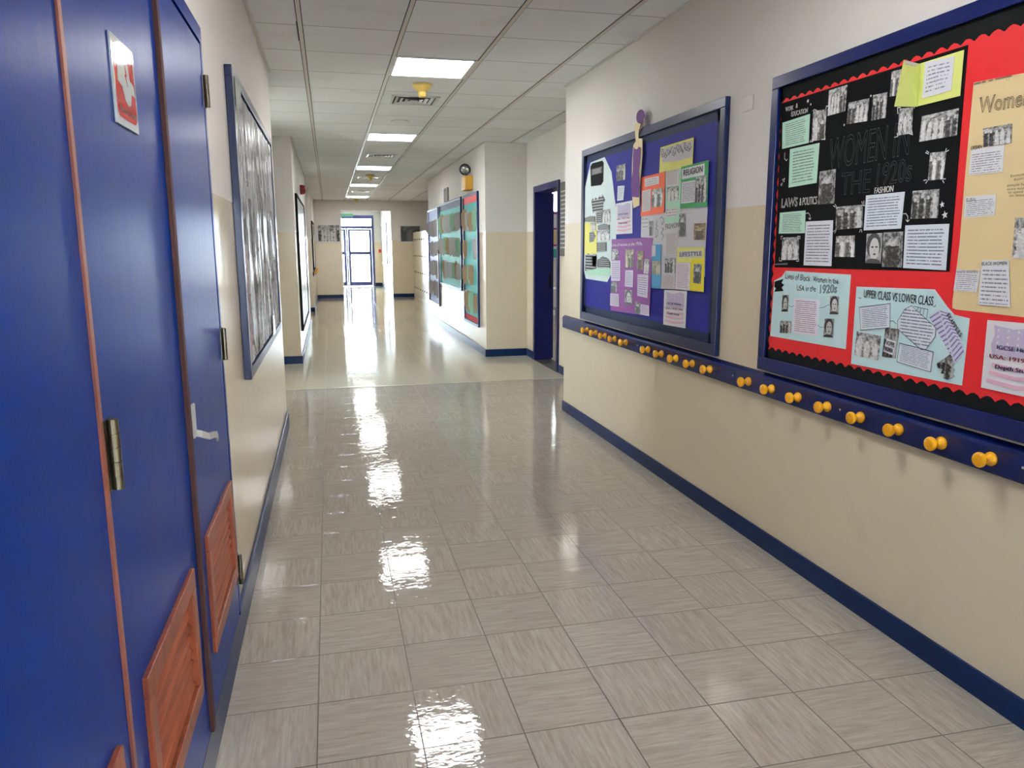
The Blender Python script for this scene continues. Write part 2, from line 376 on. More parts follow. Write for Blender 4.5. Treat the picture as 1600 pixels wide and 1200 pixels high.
_tc = {}
def text_mesh(s, outline=0.0, shear=0.0):
    cu = bpy.data.curves.new('t', 'FONT'); cu.body = s; cu.size = 1.0; cu.resolution_u = 3; cu.shear = shear
    if outline: cu.fill_mode = 'NONE'; cu.bevel_depth = outline; cu.bevel_resolution = 0
    o = bpy.data.objects.new('t', cu); COL.objects.link(o)
    dg = bpy.context.evaluated_depsgraph_get(); dg.update()
    me = bpy.data.meshes.new_from_object(o.evaluated_get(dg)); bpy.data.objects.remove(o); bpy.data.curves.remove(cu)
    return me
def text(name, s, p0, p1, hgt, mat, parent, lv=2, x=PX, side=-1, outline=0.0, bold=0.0, frac=1.0, true_up=True, jit=0.0):
    """s written from p0 to p1 (baseline ends, (y,z)); frac: the share of the string that lies between them"""
    me = text_mesh(s, outline)
    xs = [v.co.x for v in me.vertices]; x0, x1 = min(xs), max(xs); wd = (x1-x0)*frac
    y_h = 0.72
    ex = Vector((0, p1[0]-p0[0], p1[1]-p0[1])); up = Vector((0, 0, 1))
    if not true_up:
        e = ex.normalized(); up = Vector((0, -e.z, e.y)) if side > 0 else Vector((0, e.z, -e.y))
    L = ex.length
    b = Vector((x + side*LV*lv, p0[0], p0[1]))
    for v in me.vertices:
        c = v.co.copy(); j = jit*hgt*math.sin(c.x*7.0)
        v.co = b + ex*((c.x-x0)/wd) + up*(c.y/y_h*hgt + j) + Vector((side*c.z*0.02, 0, 0))
    if bold:
        bm = BM(); bm.from_mesh(me); fs = list(bm.faces)
        for dx in (bold*L/wd*0.5, -bold*L/wd*0.5):
            r = bmesh.ops.duplicate(bm, geom=fs)
            for v in [g for g in r['geom'] if isinstance(g, bmesh.types.BMVert)]: v.co += ex.normalized()*dx + Vector((side*0.0001, 0, 0))
        bm.to_mesh(me); bm.free()
    me.name = name; return link(name, me, mat, parent)
def stroke(name, pts, mat, parent, lv=2, w=0.0025, x=PX, side=-1):
    """pen strokes: list of polylines of (y,z)"""
    bm = BM(); X = x + side*LV*lv
    for pl in pts:
        for a, b in zip(pl, pl[1:]):
            d = Vector((b[0]-a[0], b[1]-a[1]))
            if d.length < 1e-6: continue
            n = Vector((-d.y, d.x)).normalized()*w/2; d = d.normalized()*w/3
            q = [(a[0]-d.x+n.x, a[1]-d.y+n.y), (b[0]+d.x+n.x, b[1]+d.y+n.y), (b[0]+d.x-n.x, b[1]+d.y-n.y), (a[0]-d.x-n.x, a[1]-d.y-n.y)]
            bm.faces.new([bm.verts.new((X, *p)) for p in q])
    return obj(name, bm, mat, parent)
def star_poly(c, r, k=5, tilt=0.2, inner=0.42):
    return [(c[0] + (r if i % 2 == 0 else r*inner)*math.sin(math.pi*i/k + tilt), c[1] + (r if i % 2 == 0 else r*inner)*math.cos(math.pi*i/k + tilt)) for i in range(2*k)]

# ================================================================== THE SETTING
DY0, DY1, DZ = 8.47, 9.53, 2.17          # classroom doorway in the right alcove
AX = 2.56                                # alcove wall
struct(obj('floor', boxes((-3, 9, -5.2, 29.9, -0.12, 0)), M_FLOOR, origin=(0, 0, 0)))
struct(obj('ceiling', boxes((-3, 9, -5.2, 29.9, H, H+0.12)), M_CEIL, origin=(0, 0, 0)))
struct(obj('wall_left', boxes((-0.60, LX, 2.775, 6.40, 0, H), (-0.60, LX, -0.85, 2.775, 2.145, H), (-0.60, LX, -5.2, -3.3, 0, H), (-0.60, LX, -1.0, -0.85, 0, H), (-0.60, LX, -3.3, -1.0, 0, 0.8), (-0.60, LX, -3.3, -1.0, 2.1, H),
      (-1.10, -0.98, -0.85, 2.9, 0, H), (-0.98, -0.60, 2.775, 2.9, 0, H), (-2.3, -0.60, 6.28, 6.40, 0, H), (-2.3, -2.2, 6.28, 7.6, 0, H), (-2.3, -2.2, 8.4, 10.1, 0, H), (-2.3, -2.2, 7.6, 8.4, 0, 1.3), (-2.3, -2.2, 7.6, 8.4, 2.0, H),
      (-2.3, -0.60, 9.93, 10.1, 0, H), (-0.60, LX, 9.93, 15.4, 0, H), (-1.6, -0.60, 15.28, 15.4, 0, H), (-1.7, -1.6, 15.28, 18.2, 0, H),
      (-1.7, -0.60, 18.06, 18.2, 0, H), (-0.60, -0.37, 18.06, 22.8, 0, H)), M_WALL, origin=(0, 0, 0)))
struct(obj('wall_right', boxes((RX, 2.2, -5.2, 6.45, 0, H), (2.2, 2.76, 6.33, 6.45, 0, H), (AX, 2.76, 6.45, DY0, 0, H), (AX, 2.76, DY1, 9.94, 0, H),
      (AX, 2.76, DY0, DY1, DZ, H), (RX, 2.76, 9.94, 15.75, 0, H), (2.95, 3.1, 15.75, 22.8, 0, H), (2.76, 2.95, 15.6, 15.75, 0, H)), M_WALL, origin=(0, 0, 0)))
struct(obj('wall_far', boxes((-0.60, 0.39, 22.8, 23.0, 0, H), (1.80, 3.1, 22.8, 23.0, 0, H), (0.39, 1.80, 22.8, 23.0, 2.485, H),
      (1.95, 2.1, 23.0, 29.9, 0, H), (-0.75, -0.6, 22.8, 29.9, 0, H), (1.69, 1.95, 29.6, 29.9, 0, H), (-0.6, 1.69, 29.6, 29.9, 2.62, H)), M_WALL, origin=(0, 0, 0)))
struct(obj('wall_back', boxes((-1.2, 0.1, -5.4, -5.2, 0, H), (1.2, 2.3, -5.4, -5.2, 0, H), (0.1, 1.2, -5.4, -5.2, 2.0, H), (0.1, 1.2, -5.4, -5.2, 0, 1.2)), M_WALL, origin=(0, 0, 0)))
struct(obj('wall_classroom', boxes((2.76, 9, 6.2, 6.4, 0, H), (9, 9.2, 6.2, 15.9, 0, H), (3.1, 9.2, 15.75, 15.9, 0, 2.18), (3.1, 4.0, 15.75, 15.9, 2.18, H), (5.6, 9.2, 15.75, 15.9, 2.18, H), (4.0, 5.6, 15.75, 15.9, 2.73, H), (2.76, 3.1, 15.75, 15.9, 0, H)), plain('classroom_paint', srgb(225, 225, 222), 0.6), origin=(0, 0, 0)))

# skirtings
def skirt(name, *bs):
    bm = BM()
    for b in bs: box(bm, *b, bev=0.004)
    return struct(obj(name, bm, M_NAVY, origin=(0, 0, 0)))
sk = 0.015; sh = 0.098
skirt('baseboard_left', (LX, LX+sk, -5.2, 6.40, 0, sh+0.03), (-2.2, LX+sk, 9.93-sk, 9.93, 0, sh), (LX, LX+sk, 9.93, 15.4, 0, sh),
      (-1.6, -0.37+sk, 18.06-sk, 18.06, 0, sh), (-0.37, -0.37+sk, 18.06, 22.8, 0, sh))
skirt('baseboard_right', (RX-sk, RX, -5.2, 6.45, 0, sh-.008), (AX-sk, AX, 6.45, DY0-0.05, 0, sh), (AX-sk, AX, DY1+0.05, 9.94, 0, sh), (RX-sk, AX, 9.94-sk, 9.94, 0, sh), (RX-sk, RX, 9.94, 15.75, 0, sh))
skirt('baseboard_far', (-0.37, 0.39, 22.8-sk, 22.8, 0, sh), (1.80, 2.42, 22.8-sk, 22.8, 0, sh), (1.69, 1.95, 29.6-sk, 29.6, 0, 0.12), (1.95-sk, 1.95, 23.0, 29.6, 0, 0.12))

# ceiling grid: long tees
bm = BM()
for k in range(-4, 8):
    xx = CX0 + CTX*k
    if k in (-4, -3, -2) or k >= 5: pass
    box(bm, xx-0.012, xx+0.012, -5.2, 29.6, H-0.005, H+0.002)
struct(obj('trim_1', bm, M_TEE, origin=(0, 0, 0)))
bm = BM()
for k in range(-4, 8):
    xx = CX0 + CTX*k
    for s in (-0.0145, 0.0145): box(bm, xx+s-0.0025, xx+s+0.0025, -5.2, 29.6, H-0.0022, H+0.001)
struct(obj('trim_2', bm, M_DARK, origin=(0, 0, 0)))
# wall angle along the ceiling
struct(obj('trim_3', boxes((LX, LX+0.02, -5.2, 6.4, H-0.006, H), (RX-0.02, RX, -5.2, 6.45, H-0.006, H), (LX, LX+.02, 9.93, 15.4, H-.006, H), (RX-.02, RX, 9.94, 15.75, H-.006, H)), M_TEE, origin=(0, 0, 0)))
# floor expansion strip
struct(obj('trim_4', boxes((-2.2, AX-0.016, 8.055, 8.085, 0, 0.004), bev=0.0015), plain('pale_floor_strip', srgb(190, 186, 166), 0.25), origin=(0, 0, 0)))
# dark strip for the shade where a tile beside the left wall slipped
struct(obj('gap_shade', boxes((-0.129, -0.121, 4.98, 5.42, H-0.007, H-0.0052)), M_DARK, origin=(0, 0, 0)))

# ------------------------------------------------------------------ ceiling lights, vents, detectors
PANEL_Y = [-5.55+1.8, 1.95-0.0, 5.70, 9.45, 13.20, 16.95, 20.85]
LLAB = ['lit square ceiling panel behind the viewer', 'lit square ceiling panel just above the viewer, out of the picture', 'large lit white ceiling panel nearest in view, before the yellow detector',
        'second lit ceiling panel down the corridor, beyond the round speaker plate', 'third lit ceiling panel, between two square air vents',
        'fourth lit ceiling panel, just beyond the vent with the small detector', 'last lit ceiling panel, close to the far wall']
def light_fixture(xc, y0, label):
    t = thing('ceiling_light', label, 'ceiling light', (xc, y0+0.3, H), 'lit panels along the corridor ceiling')
    h = CTX/2 - 0.013
    obj('frame', boxes((xc-h, xc+h, y0+0.006, y0+0.026, H-0.008, H-0.001), (xc-h, xc+h, y0+0.596, y0+0.619, H-0.008, H-0.001),
        (xc-h, xc-h+0.016, y0+0.026, y0+0.596, H-0.008, H-0.001), (xc+h-0.03, xc+h, y0+0.026, y0+0.596, H-0.008, H-0.001)), M_ALU, t)
    obj('diffuser', boxes((xc-h+0.016, xc+h-0.03, y0+0.026, y0+0.596, H-0.006, H-0.002)), M_LAMP, t)
    return t
for y, lb in zip(PANEL_Y, LLAB): light_fixture(CX0 + CTX*1.5, y, lb)
t = light_fixture(5.0, 9.0, 'lit square panel on the classroom ceiling'); t2 = light_fixture(4.2, 12.2, 'lit square panel deep in the classroom')

def air_vent(y0, label):
    xc, s = 0.815, 0.215
    t = thing('air_vent', label, 'air vent', (xc, y0+s, H), 'square air vents in the corridor ceiling')
    bm = BM(); z0 = H-0.004
    def ring(bm, a, b, z0, z1):
        for q in ((xc-a, xc+a, y0+s-a, y0+s-b, z0, z1), (xc-a, xc+a, y0+s+b, y0+s+a, z0, z1), (xc-a, xc-b, y0+s-b, y0+s+b, z0, z1), (xc+b, xc+a, y0+s-b, y0+s+b, z0, z1)): box(bm, *q)
    ring(bm, s, s-0.03, H-0.010, H-0.001); obj('frame', bm, M_ALU, t)
    for k in range(1, 5):
        a = s-0.045*k; bm = BM()
        c = [(-1, -1), (1, -1), (1, 1), (-1, 1)]
        lo = [bm.verts.new((xc+i*a, y0+s+j*a, H-0.010)) for i, j in c]; hi = [bm.verts.new((xc+i*(a-0.03), y0+s+j*(a-0.03), H-0.0005)) for i, j in c]
        lo2 = [bm.verts.new((xc+i*(a-.003), y0+s+j*(a-.003), H-0.010)) for i, j in c]
        for q in range(4):
            bm.faces.new((lo[q], lo[(q+1) % 4], hi[(q+1) % 4], hi[q])); bm.faces.new((lo[q], lo2[q], lo2[(q+1) % 4], lo[(q+1) % 4]))
        obj('louvre', bm, M_ALU, t)
    obj('backing', boxes((xc-s+0.03, xc+s-0.03, y0+0.03, y0+2*s-0.03, H-0.0012, H-0.0002)), M_DARK, t)
for y, lb in ((7.10, 'square white air vent right behind the nearest yellow detector'), (11.5, 'square white air vent between the second and third light panels'),
              (15.1, 'square air vent between the third and fourth light panels'), (19.0, 'furthest square air vent, before the last light panel')): air_vent(y, lb)
M_DET = plain('aged_yellow_plastic', srgb(206, 178, 96), 0.4)
for y, lb in ((6.62, 'yellowed smoke detector hanging from the ceiling behind the nearest light panel'), (14.75, 'small smoke detector beyond the third light panel'), (22.1, 'smoke detector by the far wall, above the glazed door')):
    t = thing('smoke_detector', lb, 'smoke detector', (0.81, y, H), 'smoke detectors on the corridor ceiling')
    obj('base', lathe([(0, 0.078), (0.008, 0.082), (0.02, 0.078), (0.05, 0.045), (0.058, 0.036)], (0.81, y, H), (0, 0, -1)), M_DET, t, smooth=True)
    obj('sensor_head', lathe([(0.056, 0.034), (0.075, 0.036), (0.088, 0.034), (0.098, 0.030), (0.104, 0.018)], (0.81, y, H), (0, 0, -1)), M_DET, t, smooth=True)
tag(obj('ceiling_speaker', lathe([(0, 0.10), (0.006, 0.102), (0.012, 0.09), (0.014, 0.06), (0.015, 0.01)], (0.805, 8.55, H), (0, 0, -1), 32), M_ALU), 'round white speaker plate flush in the ceiling before the second light panel', 'speaker')

# ------------------------------------------------------------------ the electrical cupboard on the left
FX = -0.37
cup = thing('electrical_cupboard', 'tall blue electrical cupboard with wood-edged doors built into the left wall', 'cupboard', (-0.68, 1.2, 0.13))
obj('frame', boxes((-0.97, FX+0.001, 2.744, 2.774, 0.134, 2.144), (-0.97, FX+0.001, -0.84, 2.744, 2.096, 2.144), (-0.97, FX-0.004, -0.84, -0.80, 0.134, 2.10),
    (-0.97, FX-0.036, 1.290, 1.340, 0.134, 2.10), (-0.97, -0.95, -0.80, 2.742, 0.134, 2.10), (-0.95, FX-0.004, -0.80, 2.742, 0.134, 0.150)), M_BLUE, cup)
def cupboard_door(y0, y1, hole=None, lips=(0, 0)):
    a, b = FX-0.035, FX
    if hole:
        h0, h1, g0, g1 = hole
        bm = boxes((a, b, y0, h0, 0.152, 2.084), (a, b, h1, y1, 0.152, 2.084), (a, b, h0, h1, 0.152, g0), (a, b, h0, h1, g1, 2.084))
    else: bm = boxes((a, b, y0, y1, 0.152, 2.084), bev=0.0015)
    d = obj('door', bm, M_BLUE, cup)
    if lips[0]: obj('edge_strip', boxes((FX-0.036, FX+0.001, y0-0.001, y0+lips[0], 0.151, 2.096)), M_LIP, d)
    if lips[1]: obj('edge_strip', boxes((FX-0.036, FX+0.001, y1-lips[1], y1+0.001, 0.151, 2.096)), M_LIP, d)
    return d
def louvre_panel(y0, y1, z0, z1, d):
    bm = BM(); fw = 0.045; X0, X1 = FX-0.034, FX+0.011
    def frame_bar(a, b, c, e): box(bm, X0, X1, a, b, c, e, bev=0.003)
    frame_bar(y0, y1, z1-fw, z1); frame_bar(y0, y1, z0, z0+fw); frame_bar(y0, y0+fw, z0+fw, z1-fw); frame_bar(y1-fw, y1, z0+fw, z1-fw)
    obj('louvre_panel', bm, M_WOOD, d)
    bm = BM(); n = 8; zz0, zz1 = z0+fw, z1-fw
    for k in range(n):                   # overlapping sloping slats
        za = zz0 + (zz1-zz0)*k/n; hgt = (zz1-zz0)/n
        q = [(X0+0.004, za+hgt), (X0+0.015, za+hgt*0.98), (X0+0.033, za+hgt*0.30), (X0+0.034, za+hgt*0.12), (X0+0.026, za-hgt*0.02), (X0+0.004, za)]
        f1 = [bm.verts.new((x, y0+fw-0.001, z)) for x, z in q]; f2 = [bm.verts.new((x, y1-fw+0.001, z)) for x, z in q]
        bm.faces.new(f1); bm.faces.new(f2[::-1])
        for i in range(len(q)): bm.faces.new((f1[i], f2[i], f2[(i+1) % len(q)], f1[(i+1) % len(q)]))
    bmesh.ops.recalc_face_normals(bm, faces=bm.faces); obj('louvre_slats', bm, M_WOODY, d)
def hinge(y, z0, z1, d, r=0.0095):
    bm = BM(); n = 5; hh = (z1-z0)/n
    for k in range(n): cyl(bm, (FX+0.010, y, z0+hh*(k+0.5)), (0, 0, 1), r, hh-0.0015, 20)
    cyl(bm, (FX+0.010, y, (z0+z1)/2), (0, 0, 1), r*0.8, z1-z0, 16)
    box(bm, FX, FX+0.003, y-0.020, y+0.020, z0, z1)
    obj('hinge', bm, M_STEEL, d, smooth=False)
dz = cupboard_door(-0.78, 0.0); da = cupboard_door(0.03, 0.655); da2 = cupboard_door(0.66, 1.303, (0.71, 1.225, 0.335, 0.645))
db = cupboard_door(1.324, 2.022, (1.425, 1.915, 0.335, 0.655)); dc = cupboard_door(2.030, 2.735, (2.160, 2.680, 0.320, 0.650))
obj('meeting_strip', boxes((FX-0.03, FX-0.001, 2.023, 2.029, 0.152, 2.084), (FX+0.0005, FX+0.011, 2.014, 2.040, 0.152, 2.084)), plain('dark_brown_strip', srgb(70, 32, 30), 0.7), cup)
obj('mullion_strip', boxes((FX-0.029, FX+0.004, 1.304, 1.320, 0.152, 2.084)), M_LIP, cup)
louvre_panel(0.70, 1.235, 0.325, 0.655, da2); louvre_panel(1.415, 1.925, 0.325, 0.665, db); louvre_panel(2.150, 2.690, 0.310, 0.660, dc)
hinge(1.348, 1.052, 1.172, db); hinge(2.752, 1.897, 1.997, dc, 0.008); hinge(2.752, 1.070, 1.180, dc, 0.008); hinge(2.752, 0.250, 0.362, dc, 0.008)
obj('bolt', boxes((FX, FX+0.012, 2.02, 2.06, 2.03, 2.06), (FX, FX+0.008, 2.03, 2.045, 2.06, 2.09)), M_CHROME, dc)
hd = obj('handle_plate', boxes((FX, FX+0.008, 2.088, 2.122, 0.955, 1.045), bev=0.003), M_CHROME, dc)
bm = BM(); pr = [(0.006, 2.105, 0.968), (0.022, 2.112, 0.962), (0.036, 2.140, 0.948), (0.040, 2.200, 0.938), (0.040, 2.245, 0.928), (0.040, 2.262, 0.912)]
for (x0, y0, z0), (x1, y1, z1) in zip(pr, pr[1:]):
    vs = [bm.verts.new((FX+xx, yy, zz+dzz)) for xx, yy, zz, dzz in ((x0, y0, z0, .009), (x1, y1, z1, .009), (x1, y1, z1, -.009), (x0, y0, z0, -.009))]
    vt = [bm.verts.new((FX+xx-0.006, yy, zz+dzz)) for xx, yy, zz, dzz in ((x0, y0, z0, .009), (x1, y1, z1, .009), (x1, y1, z1, -.009), (x0, y0, z0, -.009))]
    bm.faces.new(vs); bm.faces.new(vt[::-1])
    for i in range(4): bm.faces.new((vs[i], vt[i], vt[(i+1) % 4], vs[(i+1) % 4]))
bmesh.ops.recalc_face_normals(bm, faces=bm.faces); lev = obj('lever_handle', bm, M_CHROME, dc)
# warning sign
S0, S1, Z0, Z1 = 1.588, 1.757, 1.677, 1.835; SXX = FX+0.0042
sg = thing('warning_sign', 'small red and white electric cabinet sign with a lightning symbol on the blue cupboard door', 'sign', (FX, 1.672, 1.677))
M_SIGNW = plain('sign_white_gloss', srgb(196, 204, 210), 0.06); M_SIGNR = plain('sign_red_gloss', srgb(182, 24, 40), 0.06)
obj('plate', boxes((FX+0.0003, FX+0.004, S0, S1, Z0, Z1)), M_SIGNW, sg)
def rr(y0, y1, z0, z1, r, n=5):
    out = []
    for cx, cz, a0 in ((y1-r, z1-r, 0), (y0+r, z1-r, 90), (y0+r, z0+r, 180), (y1-r, z0+r, 270)):
        for k in range(n+1):
            a = math.radians(a0 + 90*k/n); out.append((cx + r*math.cos(a), cz + r*math.sin(a)))
    return out
W_, H_ = S1-S0, Z1-Z0
def sp(u, v): return (S0 + u*W_, Z0 + v*H_)
obj('red_panel', sheet_mesh(rr(S0+.011, S1-.011, Z0+.014, Z1-.011, .02), SXX+.0006, 1, .0006), M_SIGNR, sg)
obj('hand_symbol', sheet_mesh([sp(*q) for q in ((.16, .50), (.17, .80), (.30, .88), (.52, .87), (.66, .76), (.70, .60), (.88, .56), (.90, .43), (.74, .44), (.68, .30), (.56, .27), (.44, .32), (.34, .46))], SXX+.0012, 1, .0005), M_SIGNW, sg)
obj('lightning_symbol', sheet_mesh([sp(*q) for q in ((.50, .74), (.57, .62), (.52, .61), (.58, .50), (.47, .62), (.52, .63))], SXX+.0018, 1, .0005), M_SIGNR, sg)
text('lettering', 'Electric Cabinet', sp(.14, .155), sp(.90, .155), .0125, M_SIGNW, sg, 1, SXX, 1, bold=0.02)

# ------------------------------------------------------------------ collage board on the left wall
def collage_material(name, seed, tint=(1, 1, 1), scale=1.0):
    t = NT(name); p = t.obj(); x, y, z = t.sep(p)
    v = t.n.new('ShaderNodeTexVoronoi'); v.feature = 'F1'; v.distance = 'CHEBYCHEV'; v.inputs['Scale'].default_value = 1.0
    vec = t.xyz(seed, t.math('MULTIPLY', y, 9.0*scale), t.math('MULTIPLY', z, 7.0*scale)); t.link(vec, v.inputs['Vector'])
    cell = t.sep(v.outputs['Color'])[0]; dist = v.outputs['Distance']
    n = t.noise(t.xyz(seed, t.math('MULTIPLY', y, 30.0*scale), t.math('MULTIPLY', z, 12.0*scale)), 1.0, 6, 0.75, 0.6)
    val = t.math('ADD', t.math('MULTIPLY', cell, 0.35), t.math('MULTIPLY', t.ramp(n, (0.36, 0.0), (0.64, 1.0)), 0.75))
    val = t.mix(t.math('GREATER_THAN', dist, 0.52), val, (0.9, 0.9, 0.9))
    t.base(t.mix(val, (0.04, 0.04, 0.045), tuple(0.62*q for q in tint)))
    t.rough(0.24); t.b.inputs['Coat Weight'].default_value = 0.35; t.b.inputs['Coat Roughness'].default_value = 0.2
    wr = t.math('ADD', t.noise(t.xyz(seed, t.math('MULTIPLY', y, 22.0), t.math('MULTIPLY', z, 3.2)), 1.0, 5, 0.7, 1.4), t.math('MULTIPLY', t.noise(t.xyz(seed, t.math('MULTIPLY', y, 70.0), t.math('MULTIPLY', z, 7.0)), 1.0, 3, 0.6, 0.6), 0.35))
    n = t.n.new('ShaderNodeBump'); t.link(wr, n.inputs['Height']); n.inputs['Strength'].default_value = 0.8; n.inputs['Distance'].default_value = 0.02
    t.link(n.outputs[0], t.b.inputs['Normal']); t.link(n.outputs[0], t.b.inputs['Coat Normal'])
    return t.m
M_COLL = collage_material('monochrome_newspaper_collage_under_film', 3.3, (0.93, 0.92, 0.97))
def board_frame(x_wall, side, y0, y1, z0, z1, fw, th, parent, mat=M_FRAME, fb=None):
    fb = fb or fw
    a, b = sorted((x_wall + side*0.0005, x_wall + side*th)); bm = BM()
    for q in ((a, b, y0, y1, z1-fw, z1), (a, b, y0, y1, z0, z0+fb), (a, b, y0, y0+fw, z0+fb, z1-fw), (a, b, y1-fw, y1, z0+fb, z1-fw)): box(bm, *q, bev=0.003)
    return obj('frame', bm, mat, parent)
bd = thing('notice_board', 'tall navy-framed board with a glossy grey photo collage under film on the left wall', 'notice board', (LX, 4.65, 0.87))
board_frame(LX, 1, 3.53, 5.82, 0.87, 2.20, 0.045, 0.032, bd)
obj('backing', boxes((LX+0.001, LX+0.012, 3.57, 5.78, 0.91, 2.16)), M_BLACK, bd)
fold = [[random.uniform(-.0042, .0042) for j in range(6)] for i in range(200)]; bm = BM(); NY, NZ = 130, 30               # the film-covered collage bulges a little
g = [[bm.verts.new((LX+0.024+fold[i][j*4//NZ]*(1-(j*4/NZ) % 1)+fold[i][j*4//NZ+1]*((j*4/NZ) % 1), 3.59+2.17*i/NY, 0.925+1.215*j/NZ)) for j in range(NZ+1)] for i in range(NY+1)]
for i in range(NY):
    for j in range(NZ): bm.faces.new((g[i][j], g[i+1][j], g[i+1][j+1], g[i][j+1]))
o = obj('collage', bm, M_COLL, bd, smooth=True)
obj('film_corner', sheet_mesh([(3.60, 2.17), (3.86, 2.17), (3.72, 2.05), (3.60, 2.03)], LX+0.034, 1, .001), plain('clear_tape', srgb(130, 150, 150), 0.15), bd)
obj('film_corner', sheet_mesh([(4.95, 0.91), (5.15, 0.91), (5.10, 1.02), (5.00, 1.03)], LX+0.034, 1, .001), plain('clear_tape', srgb(130, 150, 150), 0.15), bd)
obj('magenta_strip', sheet_mesh([(3.605, 1.42), (3.625, 1.42), (3.625, 0.98), (3.605, 0.98)], LX+0.034, 1, .001), plain('magenta_paper', srgb(150, 20, 60), 0.4), bd)

# boards further down on the left
b2 = thing('notice_board', 'black-framed full-height poster board on the left wall beyond the recess', 'notice board', (LX, 12.0, 0.40))
board_frame(LX, 1, 10.35, 13.4, 0.37, 2.13, 0.03, 0.03, b2, M_BLACK)
obj('collage', boxes((LX+0.001, LX+0.018, 10.38, 13.37, 0.40, 2.10)), collage_material('white_poster_collage', 8.1, (1.35, 1.35, 1.3), 0.6), b2)
b3 = thing('notice_board', 'narrow dark-framed board on the left wall near its far end', 'notice board', (-0.37, 19.6, 0.90))
board_frame(-0.37, 1, 18.7, 20.9, 0.92, 2.06, 0.04, 0.03, b3, M_BLACK)
obj('collage', boxes((-0.369, -0.352, 18.74, 20.86, 0.96, 2.02)), collage_material('faded_collage', 5.1, (1.2, 1.1, 0.9), 0.6), b3)

# ------------------------------------------------------------------ coat rails
def peg_bm(X, y, z, s=-1):
    return lathe([(0.0, 0.021), (0.004, 0.0225), (0.010, 0.0215), (0.017, 0.016), (0.022, 0.010), (0.029, 0.0095), (0.034, 0.015), (0.038, 0.021), (0.043, 0.0238), (0.050, 0.0240), (0.055, 0.0215), (0.0565, 0.015), (0.057, 0.006)], (X, y, z), (s, 0, 0), 24)
cr = thing('coat_rail', 'long navy coat rail with yellow wooden pegs below the right-hand boards', 'coat rail', (RX, 3.7, 0.75))
bm = BM(); q = [(RX-0.0005, 0.750), (RX-0.022, 0.750), (RX-0.024, 0.753), (RX-0.024, 0.832), (RX-0.020, 0.844), (RX-0.0005, 0.858)]
f1 = [bm.verts.new((x, 0.90, z)) for x, z in q]; f2 = [bm.verts.new((x, 6.425, z)) for x, z in q]
bm.faces.new(f1); bm.faces.new(f2[::-1])
for i in range(len(q)): bm.faces.new((f1[i], f2[i], f2[(i+1) % len(q)], f1[(i+1) % len(q)]))
bmesh.ops.recalc_face_normals(bm, faces=bm.faces)
obj('board', bm, plain('navy_gloss_rail', srgb(8, 28, 84), 0.2, 0, 0.08, 6), cr)
PEGY = [5.735, 5.53, 5.325, 5.125, 4.915, 4.53, 4.325, 4.12, 3.91, 3.705, 3.31, 3.105, 2.90, 2.695, 2.49, 2.285, 2.085, 1.885, 1.68, 1.48, 1.27, 1.07]
RS = (RX-0.05)/1.96
peg0 = obj('peg', peg_bm(RX-0.024, PEGY[0], 0.797), M_PEG, cr, smooth=True)
for y in PEGY[1:]:
    c = peg0.copy(); COL.objects.link(c); c.parent = cr; c.location = (0, y-PEGY[0], 0)
for y in (4.72, 3.47, 2.62, 1.775):
    obj('screw', lathe([(0, 0.0045), (0.001, 0.0045), (0.0016, 0.003)], (RX-0.024, y, 0.80), (-1, 0, 0), 12), M_CHROME, cr)
cr2 = thing('coat_rail', 'short dark coat rail with yellow pegs at the far end of the left wall', 'coat rail', (-0.37, 20, 0.85))
obj('board', boxes((-0.3695, -0.345, 18.2, 22.6, 0.80, 0.89)), M_NAVY, cr2)
pg = obj('peg', peg_bm(-0.345, 18.35, 0.86, 1), M_PEG, cr2, smooth=True)
for k in range(1, 18):
    c = pg.copy(); COL.objects.link(c); c.parent = cr2; c.location = (0, 0.24*k, 0)

# ------------------------------------------------------------------ notice boards on the near right wall
def scallop(y0, y1, z0, z1, wd, pitch, amp, wave='scallop', ends=('top', 'bottom', 'left', 'right'), x=PX, bw=None):
    """border roll strips lying along the inside of a board frame"""
    bm = BM(); X = x - LV*0.12
    def strip(L, f, inv=False):
        n = max(2, int(L/pitch*8)); prev = None
        for k in range(n+1):
            s = L*k/n; ph = (s/pitch) % 1.0
            a = amp*((1-abs(math.sin(math.pi*ph)) if inv else abs(math.sin(math.pi*ph))) if wave == 'scallop' else (abs(2*ph-1))) ; a += random.uniform(-1, 1)*amp*0.06
            p, q = f(s, 0), f(s, a); pv = bm.verts.new((X, *p)); qv = bm.verts.new((X, *q))
            if prev: bm.faces.new((prev[0], pv, qv, prev[1]))
            prev = (pv, qv)
    wt = bw or {}
    if 'top' in ends: strip(y1-y0, lambda s, a: (y0+s, z1) if a == 0 else (y0+s, z1-wt.get('top', wd)-a), True)
    if 'bottom' in ends: strip(y1-y0, lambda s, a: (y0+s, z0) if a == 0 else (y0+s, z0+wt.get('bottom', wd)+a))
    if 'left' in ends: strip(z1-z0, lambda s, a: (y1, z0+s) if a == 0 else (y1-wt.get('left', wd)-a, z0+s), True)
    if 'right' in ends: strip(z1-z0, lambda s, a: (y0, z0+s) if a == 0 else (y0+wt.get('right', wd)+a, z0+s))
    return bm
FRX = RX-0.03
B1 = [on_x(908, 236, FRX)[0], on_x(1134, 151, FRX)[0]]
b1y1, b1y0 = on_x(907.5, 360, FRX)[0], on_x(1125, 350, FRX)[0]
bz0, bz1 = 0.872, 2.190
nb1 = thing('notice_board', 'blue-backed notice board with colourful history posters in a navy frame', 'notice board', (RX, (b1y0+b1y1)/2, bz0))
board_frame(RX, -1, b1y0, b1y1, bz0, bz1, 0.05, 0.03, nb1, fb=0.060)
obj('backing', boxes((PX, RX-0.0005, b1y0+0.04, b1y1-0.04, bz0+0.04, bz1-0.04)), M_BLUEP, nb1)
